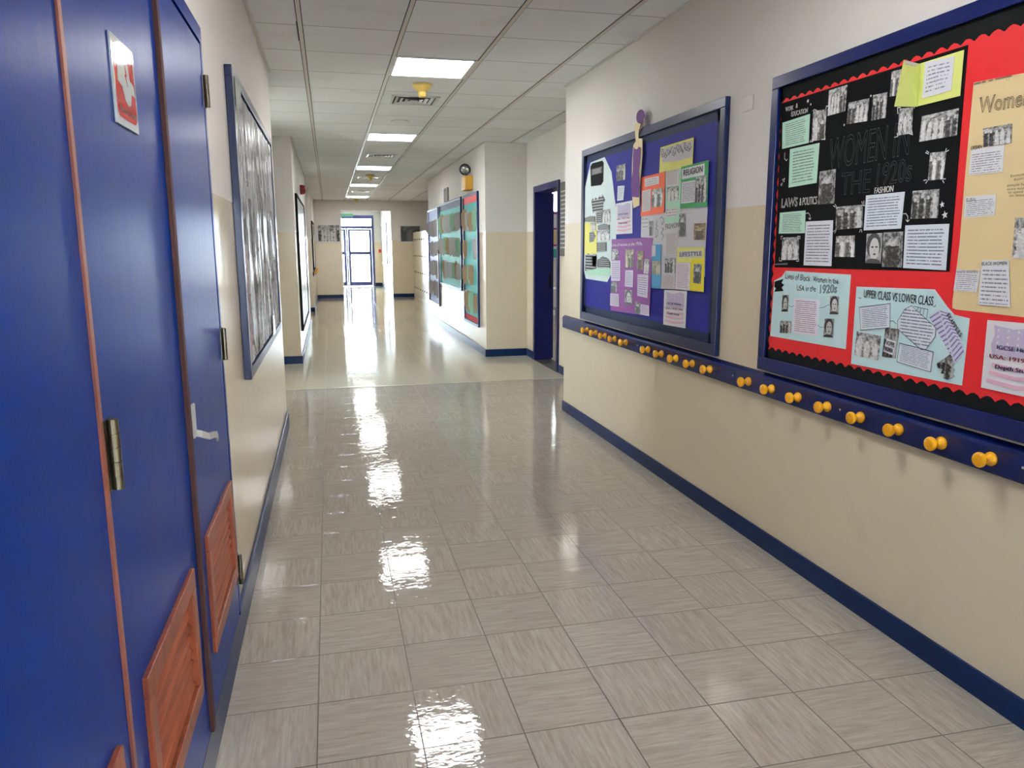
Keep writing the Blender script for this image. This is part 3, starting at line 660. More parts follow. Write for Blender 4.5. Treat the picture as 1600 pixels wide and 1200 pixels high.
obj('border_trim', scallop(b1y0+0.05, b1y1-0.05, bz0+0.060, bz1-0.05, 0.045, 0.035, 0.012, 'zig'), M_NAVYBORDER, nb1)
b2y1 = on_x(1194.5, 350, FRX)[0]; b2y0 = 0.92
nb2 = thing('notice_board', 'red-backed notice board with black scalloped border at the right edge', 'notice board', (RX, (b2y0+b2y1)/2, bz0))
board_frame(RX, -1, b2y0, b2y1, bz0, bz1, 0.052, 0.03, nb2, plain('navy_blue_board_frame', srgb(4, 24, 88), 0.25, 0, 0.10, 6, 0.05), 0.064)
obj('backing', boxes((PX, RX-0.0005, b2y0+0.04, b2y1-0.04, bz0+0.04, bz1-0.04)), M_RED, nb2)
obj('border_trim', scallop(b2y0+0.05, b2y1-0.05, bz0+0.064, bz1-0.05, 0.04, 0.055, 0.014, bw={'top': 0.052, 'bottom': 0.036, 'left': 0.012}), M_BLKBORDER, nb2)

# ---- black poster
bp_ = cps('a', (150, 525), (1520, 95)) + cps('b', (1382, 915), (98, 882))
mid = lambda pts: (PX, sum(p[0] for p in pts)/len(pts), min(p[1] for p in pts))
po = thing('poster', 'large black poster about women in the 1920s with small photos and text cards', 'poster', mid(bp_))
paper('sheet', bp_, M_BLACK, po, 1)
def card(c, pts, mat, name='text_card', parent=po, lv=2, crop2=None):
    return paper(name, cps(c, *pts), mat, parent, lv)
card('a', ((158, 668), (360, 602), (350, 815), (155, 860)), T_MINT)
paper('text_card', cps('a', (213, 862), (430, 815)) + cps('b', (408, 262), (203, 297)), T_MINT, po, 2)
card('b', ((140, 482), (327, 465), (322, 632), (130, 636)), T_MINT)
card('b', ((330, 547), (530, 537), (517, 875), (313, 868)), T_WHITE); card('b', ((773, 355), (1058, 327), (1030, 598), (755, 612)), T_PALE)
card('b', ((1062, 575), (1385, 563), (1360, 905), (1045, 888)), T_PALE)
for c, pts, m in (('a', ((385, 582), (482, 568), (468, 790), (372, 803)), P_GROUP[4]), ('a', ((500, 430), (635, 388), (618, 582), (488, 618)), P_GROUP[3]),
    ('a', ((645, 520), (797, 487), (780, 655), (630, 678)), P_GROUP[0]), ('a', ((825, 465), (930, 442), (917, 630), (812, 652)), P_GROUP[1]),
    ('a', ((962, 292), (1050, 268), (1015, 466), (948, 475)), P_GROUP[6]), ('a', ((1018, 565), (1120, 552), (1108, 745), (1005, 762)), P_GROUP[2]),
    ('a', ((1185, 620), (1455, 560), (1440, 760), (1163, 808)), P_GROUP[3]), ('b', ((1245, 42), (1363, 30), (1340, 235), (1228, 245)), P_GROUP[6]),
    ('b', ((432, 180), (550, 160), (537, 412), (418, 422)), P_GROUP[7]), ('b', ((553, 440), (748, 422), (745, 590), (548, 608)), P_GROUP[1]),
    ('b', ((158, 665), (280, 660), (275, 828), (147, 830)), P_GROUP[2]), ('b', ((553, 655), (690, 648), (687, 808), (543, 806)), P_GROUP[6]),
    ('b', ((1117, 322), (1312, 307), (1300, 520), (1100, 527)), P_GROUP[1]), ('b', ((778, 637), (893, 630), (880, 856), (768, 852)), P_FACE[0]),
    ('b', ((900, 627), (1045, 620), (1035, 885), (890, 880)), P_GROUP[7])): card(c, pts, m, 'photo')
pxh = lambda c, n, at: abs(cp(c, at[0], at[1])[1] - cp(c, at[0], at[1]+n)[1])
def wr(s, c, p0, p1, n, mat, parent, lv=2, **k): return text('lettering', s, cp(c, *p0), cp(c, *p1), pxh(c, n, p0), mat, parent, lv, **k)
wr('WORK', 'a', (180, 586), (238, 572), 34, M_CHALK, po, bold=.06, jit=.05); wr('&', 'a', (256, 560), (270, 556), 36, M_CHALK, po, bold=.05)
wr('EDUCATION', 'a', (222, 622), (343, 594), 36, M_CHALK, po, bold=.06, jit=.05)
wr('LAWS', 'b', (150, 445), (268, 430), 64, M_CHALK, po, outline=.018, jit=.05); wr('& POLITICS', 'b', (282, 428), (410, 418), 58, M_CHALK, po, bold=.05)
wr('FASHION', 'b', (835, 342), (972, 326), 46, M_CHALK, po, bold=.07)
wr('WOMEN IN', 'a', (495, 1010), (1085, 900), 225, plain('dim_grey_ink', srgb(52, 56, 58), .6), po, outline=.010); wr('THE', 'b', (585, 352), (800, 330), 165, plain('faint_grey_ink', srgb(38, 42, 44), .6), po, outline=.010)
wr('1920s', 'b', (850, 285), (1105, 245), 165, plain('dim_grey_ink', srgb(52, 56, 58), .6), po, outline=.011); card('b', ((103, 853), (196, 849), (196, 866), (103, 870)), text_material('faint_caption', srgb(14, 16, 18), srgb(150, 155, 155), 1, .0, .42, 12), 'caption')
for c, p, r in (('a', (345, 508), 16), ('a', (366, 532), 10), ('b', (1333, 422), 20), ('b', (1353, 498), 24), ('a', (808, 470), 9), ('a', (612, 683), 9)):
    y, z = cp(c, *p); s = r/4.706*2.3/1192*1.1
    obj('star', sheet_mesh(star_poly((y, z), s*1.25), PX-2*LV, -1, .0005), M_CHALK, po)
def strokes(c, pls, mat, parent, w=0.0025, lv=3): return stroke('pen_marks', [cps(c, *pl) for pl in pls], mat, parent, lv, w)
strokes('b', [[(178, 40), (176, 85), (190, 100)], [(182, 92), (190, 100), (196, 88)], [(330, 488), (350, 483), (364, 500), (362, 530)], [(352, 520), (362, 532), (372, 520)],
  [(1050, 490), (1070, 488), (1084, 510), (1082, 545)], [(1070, 535), (1082, 548), (1095, 535)], [(160, 240), (178, 228), (172, 255), (160, 240)], [(147, 275), (160, 262), (155, 284), (147, 275)],
  [(1215, 40), (1235, 50)], [(1222, 28), (1240, 40)], [(1368, 10), (1362, 28)], [(1385, 22), (1368, 32)], [(1200, 245), (1220, 240)], [(1215, 265), (1228, 248)], [(1340, 245), (1350, 262)], [(1345, 235), (1362, 232)],
  [(535, 430), (550, 440)], [(548, 420), (558, 436)], [(535, 620), (550, 610)], [(545, 632), (555, 612)], [(728, 625), (735, 605)], [(745, 625), (742, 605)], [(745, 400), (750, 415)], [(760, 395), (760, 418)], [(768, 430), (752, 425)],
  [(150, 680), (150, 655), (162, 655)], [(270, 655), (290, 655), (290, 675)], [(137, 810), (137, 836), (155, 836)], [(262, 838), (280, 838), (280, 818)]], M_CHALK, po)
strokes('a', [[(385, 580), (395, 570), (412, 576)], [(362, 808), (368, 795)], [(362, 808), (385, 806)], [(448, 790), (475, 790), (472, 758)], [(480, 565), (485, 545), (497, 545)], [(985, 775), (1010, 768), (1005, 745)], [(1092, 745), (1118, 755), (1112, 725)], [(1008, 560), (1010, 600)], [(1010, 556), (1030, 556)], [(1132, 548), (1132, 560)]], M_CHALK, po, .003)
# lime folder, its left leaf standing off the board
fo = thing('folder', 'pale lime card folder hanging open over the top of the black poster', 'folder', mid(cps('a', (1045, 205), (1497, 132), (1468, 470), (975, 548))))
paper('back_leaf', cps('a', (1165, 235), (1497, 132), (1468, 470), (1143, 550)), M_LIME, fo, 3); paper('note_sheet', cps('a', (1215, 225), (1430, 175), (1405, 430), (1190, 490)), T_LIME2, fo, 4)
def fold_pt(c, x, y, X):
    o = CR[c]; yy, zz = on_x(o[0]+x/o[2], o[1]+y/o[2], X); return Vector((X, yy, zz))
XB, XF = PX-3*LV, PX-0.085
def leaf(name, A, B, C_, D, mat, par):
    bm = BM(); vs = [bm.verts.new(p) for p in (A, B, C_, D)]; vb = [bm.verts.new(p + Vector((0.0012, 0.0004, 0))) for p in (A, B, C_, D)]
    f = bm.faces.new(vs); bm.faces.new(vb[::-1])
    for i in range(4): bm.faces.new((vs[i], vb[i], vb[(i+1) % 4], vs[(i+1) % 4]))
    bmesh.ops.recalc_face_normals(bm, faces=bm.faces); uvl = bm.loops.layers.uv.new('UVMap'); m = dict(zip(vs, ((0, 1), (1, 1), (1, 0), (0, 0))))
    for fc in bm.faces:
        for lp in fc.loops: lp[uvl].uv = m.get(lp.vert, (0, 0))
    return obj(name, bm, mat, par)
A, B, C_, D = fold_pt('a', 1045, 205, XF), fold_pt('a', 1165, 235, XB), fold_pt('a', 1143, 550, XB), fold_pt('a', 975, 548, XF)
leaf('front_leaf', A, B, C_, D, M_LIME, fo)
off = Vector((-0.002, -0.001, 0)); L_ = lambda a, b, k: a.lerp(b, k)
leaf('note_sheet', L_(A, B, .08)+off, L_(A, B, .80)+off, L_(D, C_, .80)+off+Vector((0, 0, .02)), L_(D, C_, .08)+off+Vector((0, 0, .02)), T_LIME, fo)

# ---- pale blue poster, lives of women
p2 = cps('c', (95, 135), (150, 105), (180, 62), (658, 90), (620, 638), (65, 540))
q2 = thing('poster', 'pale blue poster titled lives of Black women in the USA, below the black poster', 'poster', mid(p2))
paper('sheet', p2, M_LBLUE, q2, 1)
wr('Lives of Black', 'c', (178, 118), (362, 140), 44, M_INK, q2, jit=.08); wr('Women in the', 'c', (382, 142), (568, 160), 44, M_INK, q2, jit=.08)
wr('USA in the', 'c', (262, 208), (402, 212), 42, M_INK, q2, jit=.08); wr('1920s', 'c', (432, 226), (558, 222), 62, M_INK, q2, outline=.02)
card('c', ((243, 260), (433, 272), (415, 543), (232, 520)), T_WHITE2, parent=q2)
for pts, m in ((((157, 240), (203, 240), (197, 362), (150, 362)), P_FACE[1]), (((508, 248), (575, 248), (568, 382), (505, 380)), P_FACE[0]), (((142, 427), (222, 432), (218, 522), (137, 518)), P_GROUP[1]), (((468, 412), (537, 415), (528, 553), (458, 548)), P_FACE[1])): card('c', pts, m, 'photo', q2)
strokes('c', [[(203, 312), (222, 328), (245, 318)], [(432, 335), (465, 330), (505, 308)], [(422, 460), (440, 478), (462, 476)], [(222, 468), (234, 466)]], M_INK, q2, .0015)
paper('tape_patch', cps('c', (100, 140), (165, 122), (150, 150), (168, 165), (150, 185), (165, 210), (96, 216), (110, 190), (98, 180)), M_BLACK, q2, 2)
# ---- upper class / lower class poster
p3 = cps('c', (700, 178), (1275, 198), (1370, 330), (1420, 385), (1532, 412), (1475, 905), (660, 745))
q3 = thing('poster', 'pale blue poster headed upper class vs lower class with a votes for women photo', 'poster', mid(p3))
paper('sheet', p3, M_LBLUE, q3, 1)
wr('UPPER CLASS VS LOWER CLASS', 'c', (755, 258), (1265, 318), 62, M_INK, q3, bold=.02, jit=.03)
card('c', ((727, 330), (953, 302), (950, 480), (735, 497)), T_PALE, parent=q3)
strokes('c', [[(727, 330), (953, 302), (950, 480), (735, 497), (727, 330)], [(950, 432), (975, 430), (1000, 452)], [(1110, 318), (1290, 480), (1285, 545), (1215, 640), (1180, 640), (1010, 490), (1008, 430), (1060, 345), (1110, 318)],
  [(1125, 322), (1232, 345), (1222, 410)], [(1160, 330), (1150, 352)], [(1180, 334), (1172, 368)], [(1205, 340), (1196, 385)], [(1022, 592), (1270, 657), (1250, 805), (1003, 730), (1022, 592)], [(720, 258), (732, 266), (742, 260)], [(1268, 322), (1282, 325), (1290, 312)]], M_INK, q3, .002)
paper('text_card', cps('c', (1110, 318), (1290, 480), (1285, 545), (1215, 640), (1180, 640), (1010, 490), (1008, 430), (1060, 345)), T_PALE, q3, 2)
card('c', ((1022, 592), (1270, 657), (1250, 805), (1003, 730)), T_PALE, parent=q3)
card('c', ((705, 505), (882, 542), (862, 722), (685, 680)), P_GROUP[2], 'photo', q3)
vf = card('c', ((915, 480), (1018, 490), (990, 707), (890, 690)), P_GROUP[5], 'photo', q3)
paper('placard', cps('c', (928, 558), (995, 582), (972, 682), (903, 655)), M_WHITEP, vf, 3)
text('lettering', 'VOTES', cp('c', 926, 604), cp('c', 986, 626), pxh('c', 34, (930, 600)), M_INK, vf, 4, bold=.06); text('lettering', 'WOMEN', cp('c', 914, 645), cp('c', 972, 668), pxh('c', 34, (930, 640)), M_INK, vf, 4, bold=.06)
card('c', ((1310, 345), (1395, 372), (1500, 660), (1430, 742)), T_HAND2, 'handwritten_sheet', q3); card('c', ((1235, 395), (1312, 345), (1430, 742), (1425, 735)), T_HAND2, 'handwritten_sheet', q3)
pA, pB = cp('c', 1368, 392), cp('c', 1470, 556)
n_ = 8
for k, ch in enumerate('FLAPPERS'):
    a = (pA[0]+(pB[0]-pA[0])*k/n_, pA[1]+(pB[1]-pA[1])*k/n_); b = (pA[0]+(pB[0]-pA[0])*(k+.75)/n_, pA[1]+(pB[1]-pA[1])*(k+.75)/n_)
    text('lettering', ch, a, b, pxh('c', 34, (1380, 400)), M_INK, q3, 3, bold=.06, true_up=False)
paper('torn_photo', cps('c', (1295, 745), (1395, 675), (1412, 700), (1425, 740), (1405, 765), (1428, 790), (1412, 812), (1425, 835), (1372, 862), (1345, 852), (1352, 820), (1325, 815), (1340, 785), (1305, 775)), P_GROUP[5], q3, 3)
# ---- tan poster
def cpx(u, v): return on_x(u, v, PX)
p4 = [cpx(1522, 129), cpx(1690, 97), cpx(1690, 506), cpx(1494, 483.5), cpx(1488.5, 481), cpx(1489, 470), cpx(1500, 380), cpx(1508, 280)]
q4 = thing('poster', 'tan poster with Women in bubble letters and handwritten notes at the right edge', 'poster', mid(p4))
paper('sheet', p4, M_TAN, q4, 1)
strokes('d', [[(145+9*k+dx, 256-2.2*k-dy) for dx, dy in ((0, 0), (1, 18), (4, 4), (6, 17), (8, 1), (9, -1+2))] for k in (0, 1, 2, 3, 4, 5, 6, 8, 9, 10, 11)] + [[(278+8*k+dx, 226-1.9*k-dy) for dx, dy in ((0, 0), (2, 14), (5, 2), (7, 14), (8, 1))] for k in range(5)]
   + [[(345+8*k+dx, 208-1.7*k-dy) for dx, dy in ((0, 0), (2, 12), (5, 1), (7, 12), (8, 0))] for k in range(19)] + [[(450, 190), (455, 210), (446, 214)], [(468, 186), (472, 206), (464, 212)]], M_GREYINK, q4, .0007)
wr('Women', 'd', (178, 525), (660, 440), 150, plain('brown_pencil', srgb(110, 92, 70), .6), q4, outline=.014, jit=.03)
card('d', ((228, 665), (495, 618), (490, 800), (230, 840)), P_GROUP[0], 'photo', q4, 3)
card('d', ((112, 860), (425, 815), (405, 1070), (90, 1105)), T_HAND, 'handwritten_sheet', q4); wr('URBAN', 'd', (112, 866), (215, 850), 36, M_INK, q4, 3, bold=.04)
card('e', ((160, 152), (425, 125), (412, 305), (150, 332)), T_HAND, 'handwritten_sheet', q4); wr('RURAL', 'e', (172, 192), (258, 188), 32, M_INK, q4, 3)
card('e', ((85, 770), (290, 782), (258, 962), (60, 950)), T_HAND, 'handwritten_sheet', q4); wr('WHITE WOMEN', 'e', (88, 802), (268, 800), 24, M_INK, q4, 3)
card('e', ((308, 690), (535, 690), (545, 1090), (272, 1068)), T_HAND, 'handwritten_sheet', q4, 3); wr('BLACK WOMEN', 'e', (308, 735), (520, 732), 32, M_INK, q4, 4)
card('e', ((588, 330), (900, 322), (880, 690), (558, 670)), P_GROUP[4], 'photo', q4)
wr('Economic', 'd', (482, 1122), (650, 1096), 24, M_GREYINK, q4); wr('Boom', 'd', (515, 1155), (600, 1140), 24, M_GREYINK, q4)
for s, p, e_ in (('people had', (520, 62), (690, 50)), ('more money', (518, 95), (700, 84)), ('to spend', (525, 122), (650, 116)), ('on leisure', (535, 150), (700, 142))): wr(s, 'e', p, e_, 22, M_INK, q4)
# ---- IGCSE flyers
def flyer(quad, lines, label, grp=None):
    """quad TL,TR,BR,BL in (y,z); lines = three strings"""
    t = thing('flyer', label, 'flyer', mid(quad), grp); TL, TR, BR, BL = [Vector(p) for p in quad]
    P = lambda u, v: tuple((TL*(1-u)+TR*u)*(1-v) + (BL*(1-u)+BR*u)*v)
    paper('sheet', quad, M_WHITEP, t, 2)
    flag = [P(.12, .06), P(.42, .10), P(.75, .05), P(.9, .09), P(.9, .45), P(.5, .50), P(.2, .46), P(.13, .50), P(.10, .35), P(.14, .2)]
    f = paper('flag_print', flag, M_LILAC, t, 3)
    bm = BM()
    for i in range(5):
        for j in range(4):
            sp_ = star_poly(P(.20+.15*i, .13+.09*j), .006); bm.faces.new([bm.verts.new((PX-3.6*LV, *p)) for p in sp_])
    obj('stars_print', bm, M_WHITEP, f)
    for k in range(3):
        v = .60+.12*k; paper('stripe_print', [P(.14-.03*k, v), P(.5, v+.03), P(.9, v-.01), P(.9, v+.05), P(.5, v+.09), P(.14-.03*k, v+.06)], M_PINK, t, 3)
    hh = (TL-BL).length
    for s, (u0, u1, v), m in zip(lines, ((.20, .80, .40), (.10, .88, .54), (.20, .74, .68)), (M_NAVYINK, M_REDINK, M_NAVYINK)):
        text('lettering', s, P(u0, v), P(u1, v), hh*.062, m, t, 4, bold=.07)
    return t
LN = ('IGCSE History', 'USA: 1919-1941', 'Depth Study')
TLf, BLf = Vector(cp('f', 312, 70)), Vector(cp('f', 240, 815)); wv = Vector(cp('f', 706, 105)) - TLf; wv = wv.normalized()*0.235
wb = Vector(cp('f', 706, 915)) - BLf; wb = wb.normalized()*0.245
flyer([tuple(TLf), tuple(TLf+wv), tuple(BLf+wb), tuple(BLf)], LN, 'large white IGCSE flyer with faded flag on the red board')
flyer(cps('k', (743, 665), (920, 672), (908, 965), (735, 935)), LN, 'pink and white flyer pinned at the bottom of the blue board')
flyer(cps('g', (302, 568), (425, 543), (425, 790), (302, 798)), LN, 'pink and white flyer on the blue board beside the paper figure')
# ---- blue board: white cut-out poster with black notes
p5 = cps('g', (110, 260), (215, 218), (268, 330), (300, 600), (302, 830), (270, 1090), (235, 1155), (75, 1130), (50, 1070), (60, 450))
q5 = thing('poster', 'tall white cut-out poster with black text panels at the left of the blue board', 'poster', mid(p5))
p5 = [(min(y, b1y1-.054), z) for y, z in p5]
paper('sheet', p5, plain('off_white_card', srgb(206, 222, 220), .6), q5, 1)
paper('yellow_patch', cps('g', (68, 712), (155, 705), (162, 940), (66, 950)), M_YEL2, q5, 2); paper('mint_patch', cps('g', (80, 1062), (262, 1050), (258, 1115), (75, 1100)), M_MINTP, q5, 2)
bd_ = paper('black_badge', cps('g', (125, 265), (200, 245), (210, 260), (207, 400), (190, 428), (115, 438), (110, 290)), M_BLACK, q5, 2)
paper('label_strip', cps('g', (118, 310), (204, 286), (204, 335), (118, 358)), T_DARK2, bd_, 3)
for pts in (((120, 545), (130, 528), (140, 545), (152, 520), (165, 540), (180, 508), (192, 525), (203, 498), (222, 540), (208, 560), (205, 620), (150, 625), (130, 640)), ((155, 632), (205, 620), (200, 712), (158, 715)),
            ((70, 675), (110, 660), (148, 662), (150, 705), (70, 703)), ((105, 782), (135, 775), (150, 810), (135, 850), (105, 860)), ((170, 730), (215, 715), (258, 728), (256, 765), (170, 765)),
            ((160, 858), (232, 855), (232, 922), (160, 930)), ((75, 952), (95, 940), (120, 955), (135, 945), (158, 950), (155, 1055), (72, 1072)), ((165, 990), (205, 960), (245, 980), (262, 1010), (262, 1048), (165, 1048))):
    paper('text_panel', cps('g', *pts), T_DARK, q5, 3)
for pts in (((205, 615), (258, 606), (262, 705), (200, 712)), ((160, 770), (258, 762), (256, 845), (165, 845)), ((115, 708), (150, 706), (150, 770), (115, 775)), ((125, 960), (160, 960), (158, 1040), (125, 1040))): paper('photo', cps('g', *pts), P_GROUP[2], q5, 3)
tag(paper('photo_print', cps('j', (443, 715), (530, 690), (525, 845), (443, 860)), P_GROUP[5], None, 2), 'small black and white photo pinned above a blank note on the blue board', 'photo')
tag(paper('note', cps('j', (455, 905), (518, 900), (507, 1035), (450, 1043)), T_PALE, None, 2), 'small white note pinned below the small photo on the blue board', 'note')
# ---- flapper figure
q6 = thing('paper_figure', 'paper cut-out of a slim woman in purple dress and cap reaching over the board frame', 'paper figure', (PX-.03, *cp('j', 625, 1110)))
FXX = FRX-0.004
def fig(name, pts, mat, lv): return obj(name, sheet_mesh([on_x(890+a/6, 140+b/6, FXX) for a, b in pts], FXX-LV*lv, -1, .0012), mat, q6)
fig('body', ((625, 480), (640, 455), (685, 460), (684, 600), (662, 900), (655, 1085), (600, 1112), (592, 1050), (582, 900), (590, 640), (600, 520)), M_SKIN, 1)
fig('neck', ((615, 370), (655, 360), (648, 420), (650, 480), (633, 495), (622, 470)), M_SKIN, 2)
fig('dress', ((608, 540), (615, 555), (640, 560), (655, 535), (672, 545), (668, 640), (655, 760), (664, 900), (655, 1012), (592, 1005), (582, 880), (598, 760), (600, 620)), M_PURPCUT, 3)
fig('face', ((622, 315), (668, 305), (670, 330), (650, 390), (622, 400), (612, 360)), M_SKIN, 3)
fig('cap', tuple((672+38*math.cos(a)+6*math.sin(a), 252-66*math.sin(a)) for a in [2*math.pi*k/20 for k in range(20)]), M_PURPCUT, 4)
fig('hair', ((668, 310), (700, 290), (690, 350), (655, 400), (664, 345)), plain('brown_hair_paper', srgb(100, 70, 64), .6), 2)
# ---- purple poster
p7 = cps('i', (123, 98), (572, 80), (540, 945), (110, 885)); q7 = thing('poster', 'purple poster with white cards and photos in the lower middle of the blue board', 'poster', mid(p7))
paper('sheet', p7, M_PURPLE, q7, 5); wr('Lives of women in the 1920s', 'i', (125, 178), (462, 162), 34, M_CHALK, q7, 6, jit=.1)
for pts in (((120, 335), (220, 332), (218, 558), (118, 555)), ((277, 438), (362, 440), (358, 627), (270, 618)), ((412, 482), (530, 490), (518, 745), (408, 720)), ((110, 692), (203, 700), (205, 842), (107, 828)), ((445, 812), (535, 828), (537, 945), (442, 925))): card('i', pts, T_LAVP, parent=q7, lv=6)
for pts, m in ((((130, 205), (198, 205), (195, 330), (125, 325)), P_GROUP[4]), (((275, 212), (372, 210), (365, 410), (275, 410)), P_SEPIA[0]), (((410, 228), (475, 228), (465, 438), (405, 435)), P_SEPIA[1]), (((485, 315), (545, 315), (530, 480), (478, 475)), P_GROUP[2]),
    (((120, 565), (185, 565), (180, 685), (115, 680)), P_GROUP[5]), (((272, 655), (350, 660), (352, 825), (270, 810)), P_FACE[0]), (((385, 780), (440, 800), (440, 925), (385, 915)), P_GROUP[7])): card('i', pts, m, 'photo', q7, 6)
# ---- white collage poster and coloured sheets
p8 = cps('h', (20, 905), (290, 860), (290, 380), (465, 360), (600, 600), (752, 780)) + cps('k', (1065, 335), (1060, 560), (955, 668), (650, 652), (650, 310), (655, 260), (560, 255))
q8 = thing('poster', 'large white poster about 1920s fashion on the right half of the blue board', 'poster', mid(p8))
paper('sheet', p8, plain('soft_white_card', srgb(208, 206, 212), .6), q8, 2)
paper('mint_column', cps('h', (292, 385), (465, 362), (450, 830), (450, 975), (285, 985)), M_MINTP, q8, 3)
card('h', ((300, 400), (440, 380), (435, 555), (300, 570)), T_CREAMT, parent=q8, lv=4); card('h', ((312, 578), (437, 565), (432, 722), (312, 735)), P_GROUP[2], 'photo', q8, 4)
card('h', ((293, 822), (422, 808), (425, 900), (290, 916)), T_SCRIB, parent=q8, lv=4)
wr('FASHION', 'l', (598, 560), (905, 515), 125, M_INK, q8, 4, jit=.05)
card('l', ((915, 205), (1060, 190), (1058, 715), (905, 725)), P_GROUP[7], 'photo', q8, 4); card('l', ((1250, 425), (1512, 413), (1497, 797), (1243, 797)), P_SEPIA[1], 'photo', q8, 4)
card('l', ((232, 375), (316, 370), (312, 695), (235, 708)), P_GROUP[5], 'photo', q8, 4); card('l', ((60, 285), (215, 275), (212, 535), (55, 550)), T_SCRIB, 'sketch', q8, 4)
strokes('l', [[(395, 350), (410, 390), (390, 440), (415, 480), (380, 540), (425, 580), (420, 700), (380, 740), (385, 590)], [(480, 320), (510, 270), (550, 320), (560, 400), (520, 450), (500, 380)], [(520, 520), (560, 560), (500, 640), (560, 700), (520, 790)]], M_INK, q8, .004, 4)
card('k', ((755, 215), (850, 208), (842, 390), (755, 402)), T_CREAMT, parent=q8, lv=4); card('k', ((752, 415), (833, 415), (830, 535), (750, 530)), P_GROUP[1], 'photo', q8, 4); card('k', ((735, 540), (832, 540), (830, 658), (725, 652)), T_CREAMT, parent=q8, lv=4)
ys = thing('poster', 'yellow sheet with grey bubble lettering at the top of the blue board', 'poster', mid(cps('h', (240, 145), (607, 32), (590, 330), (225, 420))))
paper('sheet', cps('h', (240, 145), (607, 32), (592, 345), (225, 425)), M_YEL2, ys, 5.0)
random.seed(5); pls = []
for k in range(8):
    cx, cy = 270+42*k, 215-12*k + (12 if k % 2 else -10)
    pls.append([(cx+19*math.cos(a*0.9+k)*(1+.25*math.sin(3*a)), cy+44*math.sin(a)) for a in [2*math.pi*j/12 for j in range(13)]])
    pls.append([(cx+10*math.cos(a), cy+22*math.sin(a)) for a in [2*math.pi*j/8 for j in range(6)]])
paper('bubble_cloud', cps('h', (245, 165), (600, 60), (585, 250), (400, 300), (260, 310)), plain('pale_lilac_grey', srgb(200, 196, 200), .6), ys, 5.8)
strokes('h', pls, M_GREYINK, ys, .004, 6.6)
og = thing('poster', 'bright orange card with white text strip and photo on the blue board', 'poster', mid(cps('h', (30, 475), (278, 870))))
paper('sheet', cps('h', (30, 475), (292, 410), (278, 868), (20, 905)), M_ORANGE, og, 5.2)
card('h', ((70, 490), (225, 458), (225, 545), (72, 580)), M_WHITEP, 'title_strip', og, 6.4); card('h', ((80, 495), (218, 468), (218, 540), (82, 572)), T_SCRIB, 'pen_marks', og, 7.4)
card('h', ((40, 625), (135, 600), (130, 840), (38, 858)), T_CREAMT, parent=og, lv=6.4); card('h', ((150, 610), (270, 585), (265, 790), (140, 810)), P_GROUP[6], 'photo', og, 6.4)
gr = thing('poster', 'green-bordered sheet headed religion at the upper right of the blue board', 'poster', mid(cps('h', (470, 360), (458, 820))))
paper('sheet', cps('h', (470, 360), (775, 283), (757, 795), (458, 820)), M_GREEN, gr, 5.6)
card('h', ((480, 385), (732, 320), (728, 450), (482, 497)), M_WHITEP, 'title_strip', gr, 6.8); wr('RELIGION', 'h', (500, 462), (712, 415), 72, M_INK, gr, 7.8, bold=.03)
card('h', ((480, 530), (640, 500), (632, 745), (470, 765)), T_WHITE, parent=gr, lv=6.8); card('h', ((637, 475), (757, 450), (750, 745), (622, 755)), P_GROUP[1], 'photo', gr, 6.8)
cy = thing('poster', 'narrow sky blue strip beside the purple poster', 'poster', mid(cps('k', (650, 310), (648, 650))))
paper('sheet', cps('k', (650, 310), (725, 310), (718, 655), (648, 650)), M_CYAN, cy, 4.8); card('k', ((654, 318), (682, 316), (680, 400), (654, 405)), M_WHITEP, 'title_strip', cy, 5.8); card('k', ((655, 440), (722, 440), (718, 545), (655, 540)), P_PASTEL, 'photo', cy, 5.8)
ly = thing('poster', 'yellow and white sheet headed lifestyle at the lower right of the blue board', 'poster', mid(cps('k', (850, 335), (1058, 682))))
paper('sheet', cps('k', (850, 335), (1065, 330), (1058, 682), (955, 672), (843, 660)), M_YEL2, ly, 5.4); card('k', ((868, 362), (1052, 355), (1050, 405), (868, 415)), M_WHITEP, 'title_strip', ly, 6.6)
wr('LIFESTYLE', 'k', (875, 405), (1048, 396), 34, M_INK, ly, 7.6, bold=.03); card('k', ((848, 450), (955, 452), (948, 668), (842, 658)), T_WHITE2, parent=ly, lv=6.6)
card('k', ((965, 425), (1062, 425), (1058, 680), (953, 670)), M_YEL, 'yellow_panel', ly, 6.6); card('k', ((985, 462), (1047, 462), (1040, 618), (980, 610)), P_GROUP[7], 'photo', ly, 7.6)

# white wall plate between the boards
tag(obj('blank_plate', boxes((RX-0.008, RX-0.0005, 3.44, 3.53, 2.09, 2.16), bev=.003), plain('plate_white', srgb(206, 202, 196), .4)), 'small blank white plate high on the wall between the two boards', 'wall plate')

# ------------------------------------------------------------------ right alcove: doorway, notice, classroom
dr = struct(obj('door_1', boxes((AX-0.02, AX+0.21, DY1-0.055, DY1+0.02, 0, DZ+0.02), (AX-0.02, AX+0.21, DY0-0.02, DY0+0.04, 0, DZ+0.02), (AX-0.02, AX+0.21, DY0+0.04, DY1-0.055, DZ-0.055, DZ+0.02)), M_DFRAME, origin=(0, 0, 0)))
obj('strike_plate', boxes((AX+0.165, AX+0.195, DY1-0.062, DY1-0.054, 0.93, 1.10)), plain('dark_metal', srgb(40, 36, 40), .3, .8), dr)
obj('threshold', boxes((AX-0.02, AX+0.21, DY0+0.04, DY1-0.055, 0, 0.004)), M_DARK, dr)
lf = struct(obj('door_2', boxes((AX+0.21, AX+0.25, DY1+0.02, DY1+0.92, 0.01, DZ-0.06)), M_DFRAME, origin=(0, 0, 0)))
obj('door_handle', boxes((AX+0.25, AX+0.30, DY1+0.80, DY1+0.84, 1.0, 1.14)), M_STEEL, lf)
nt = thing('notice', 'dark grey framed notice with rows of white text beside the classroom door', 'notice', (AX, 8.2, 1.35))
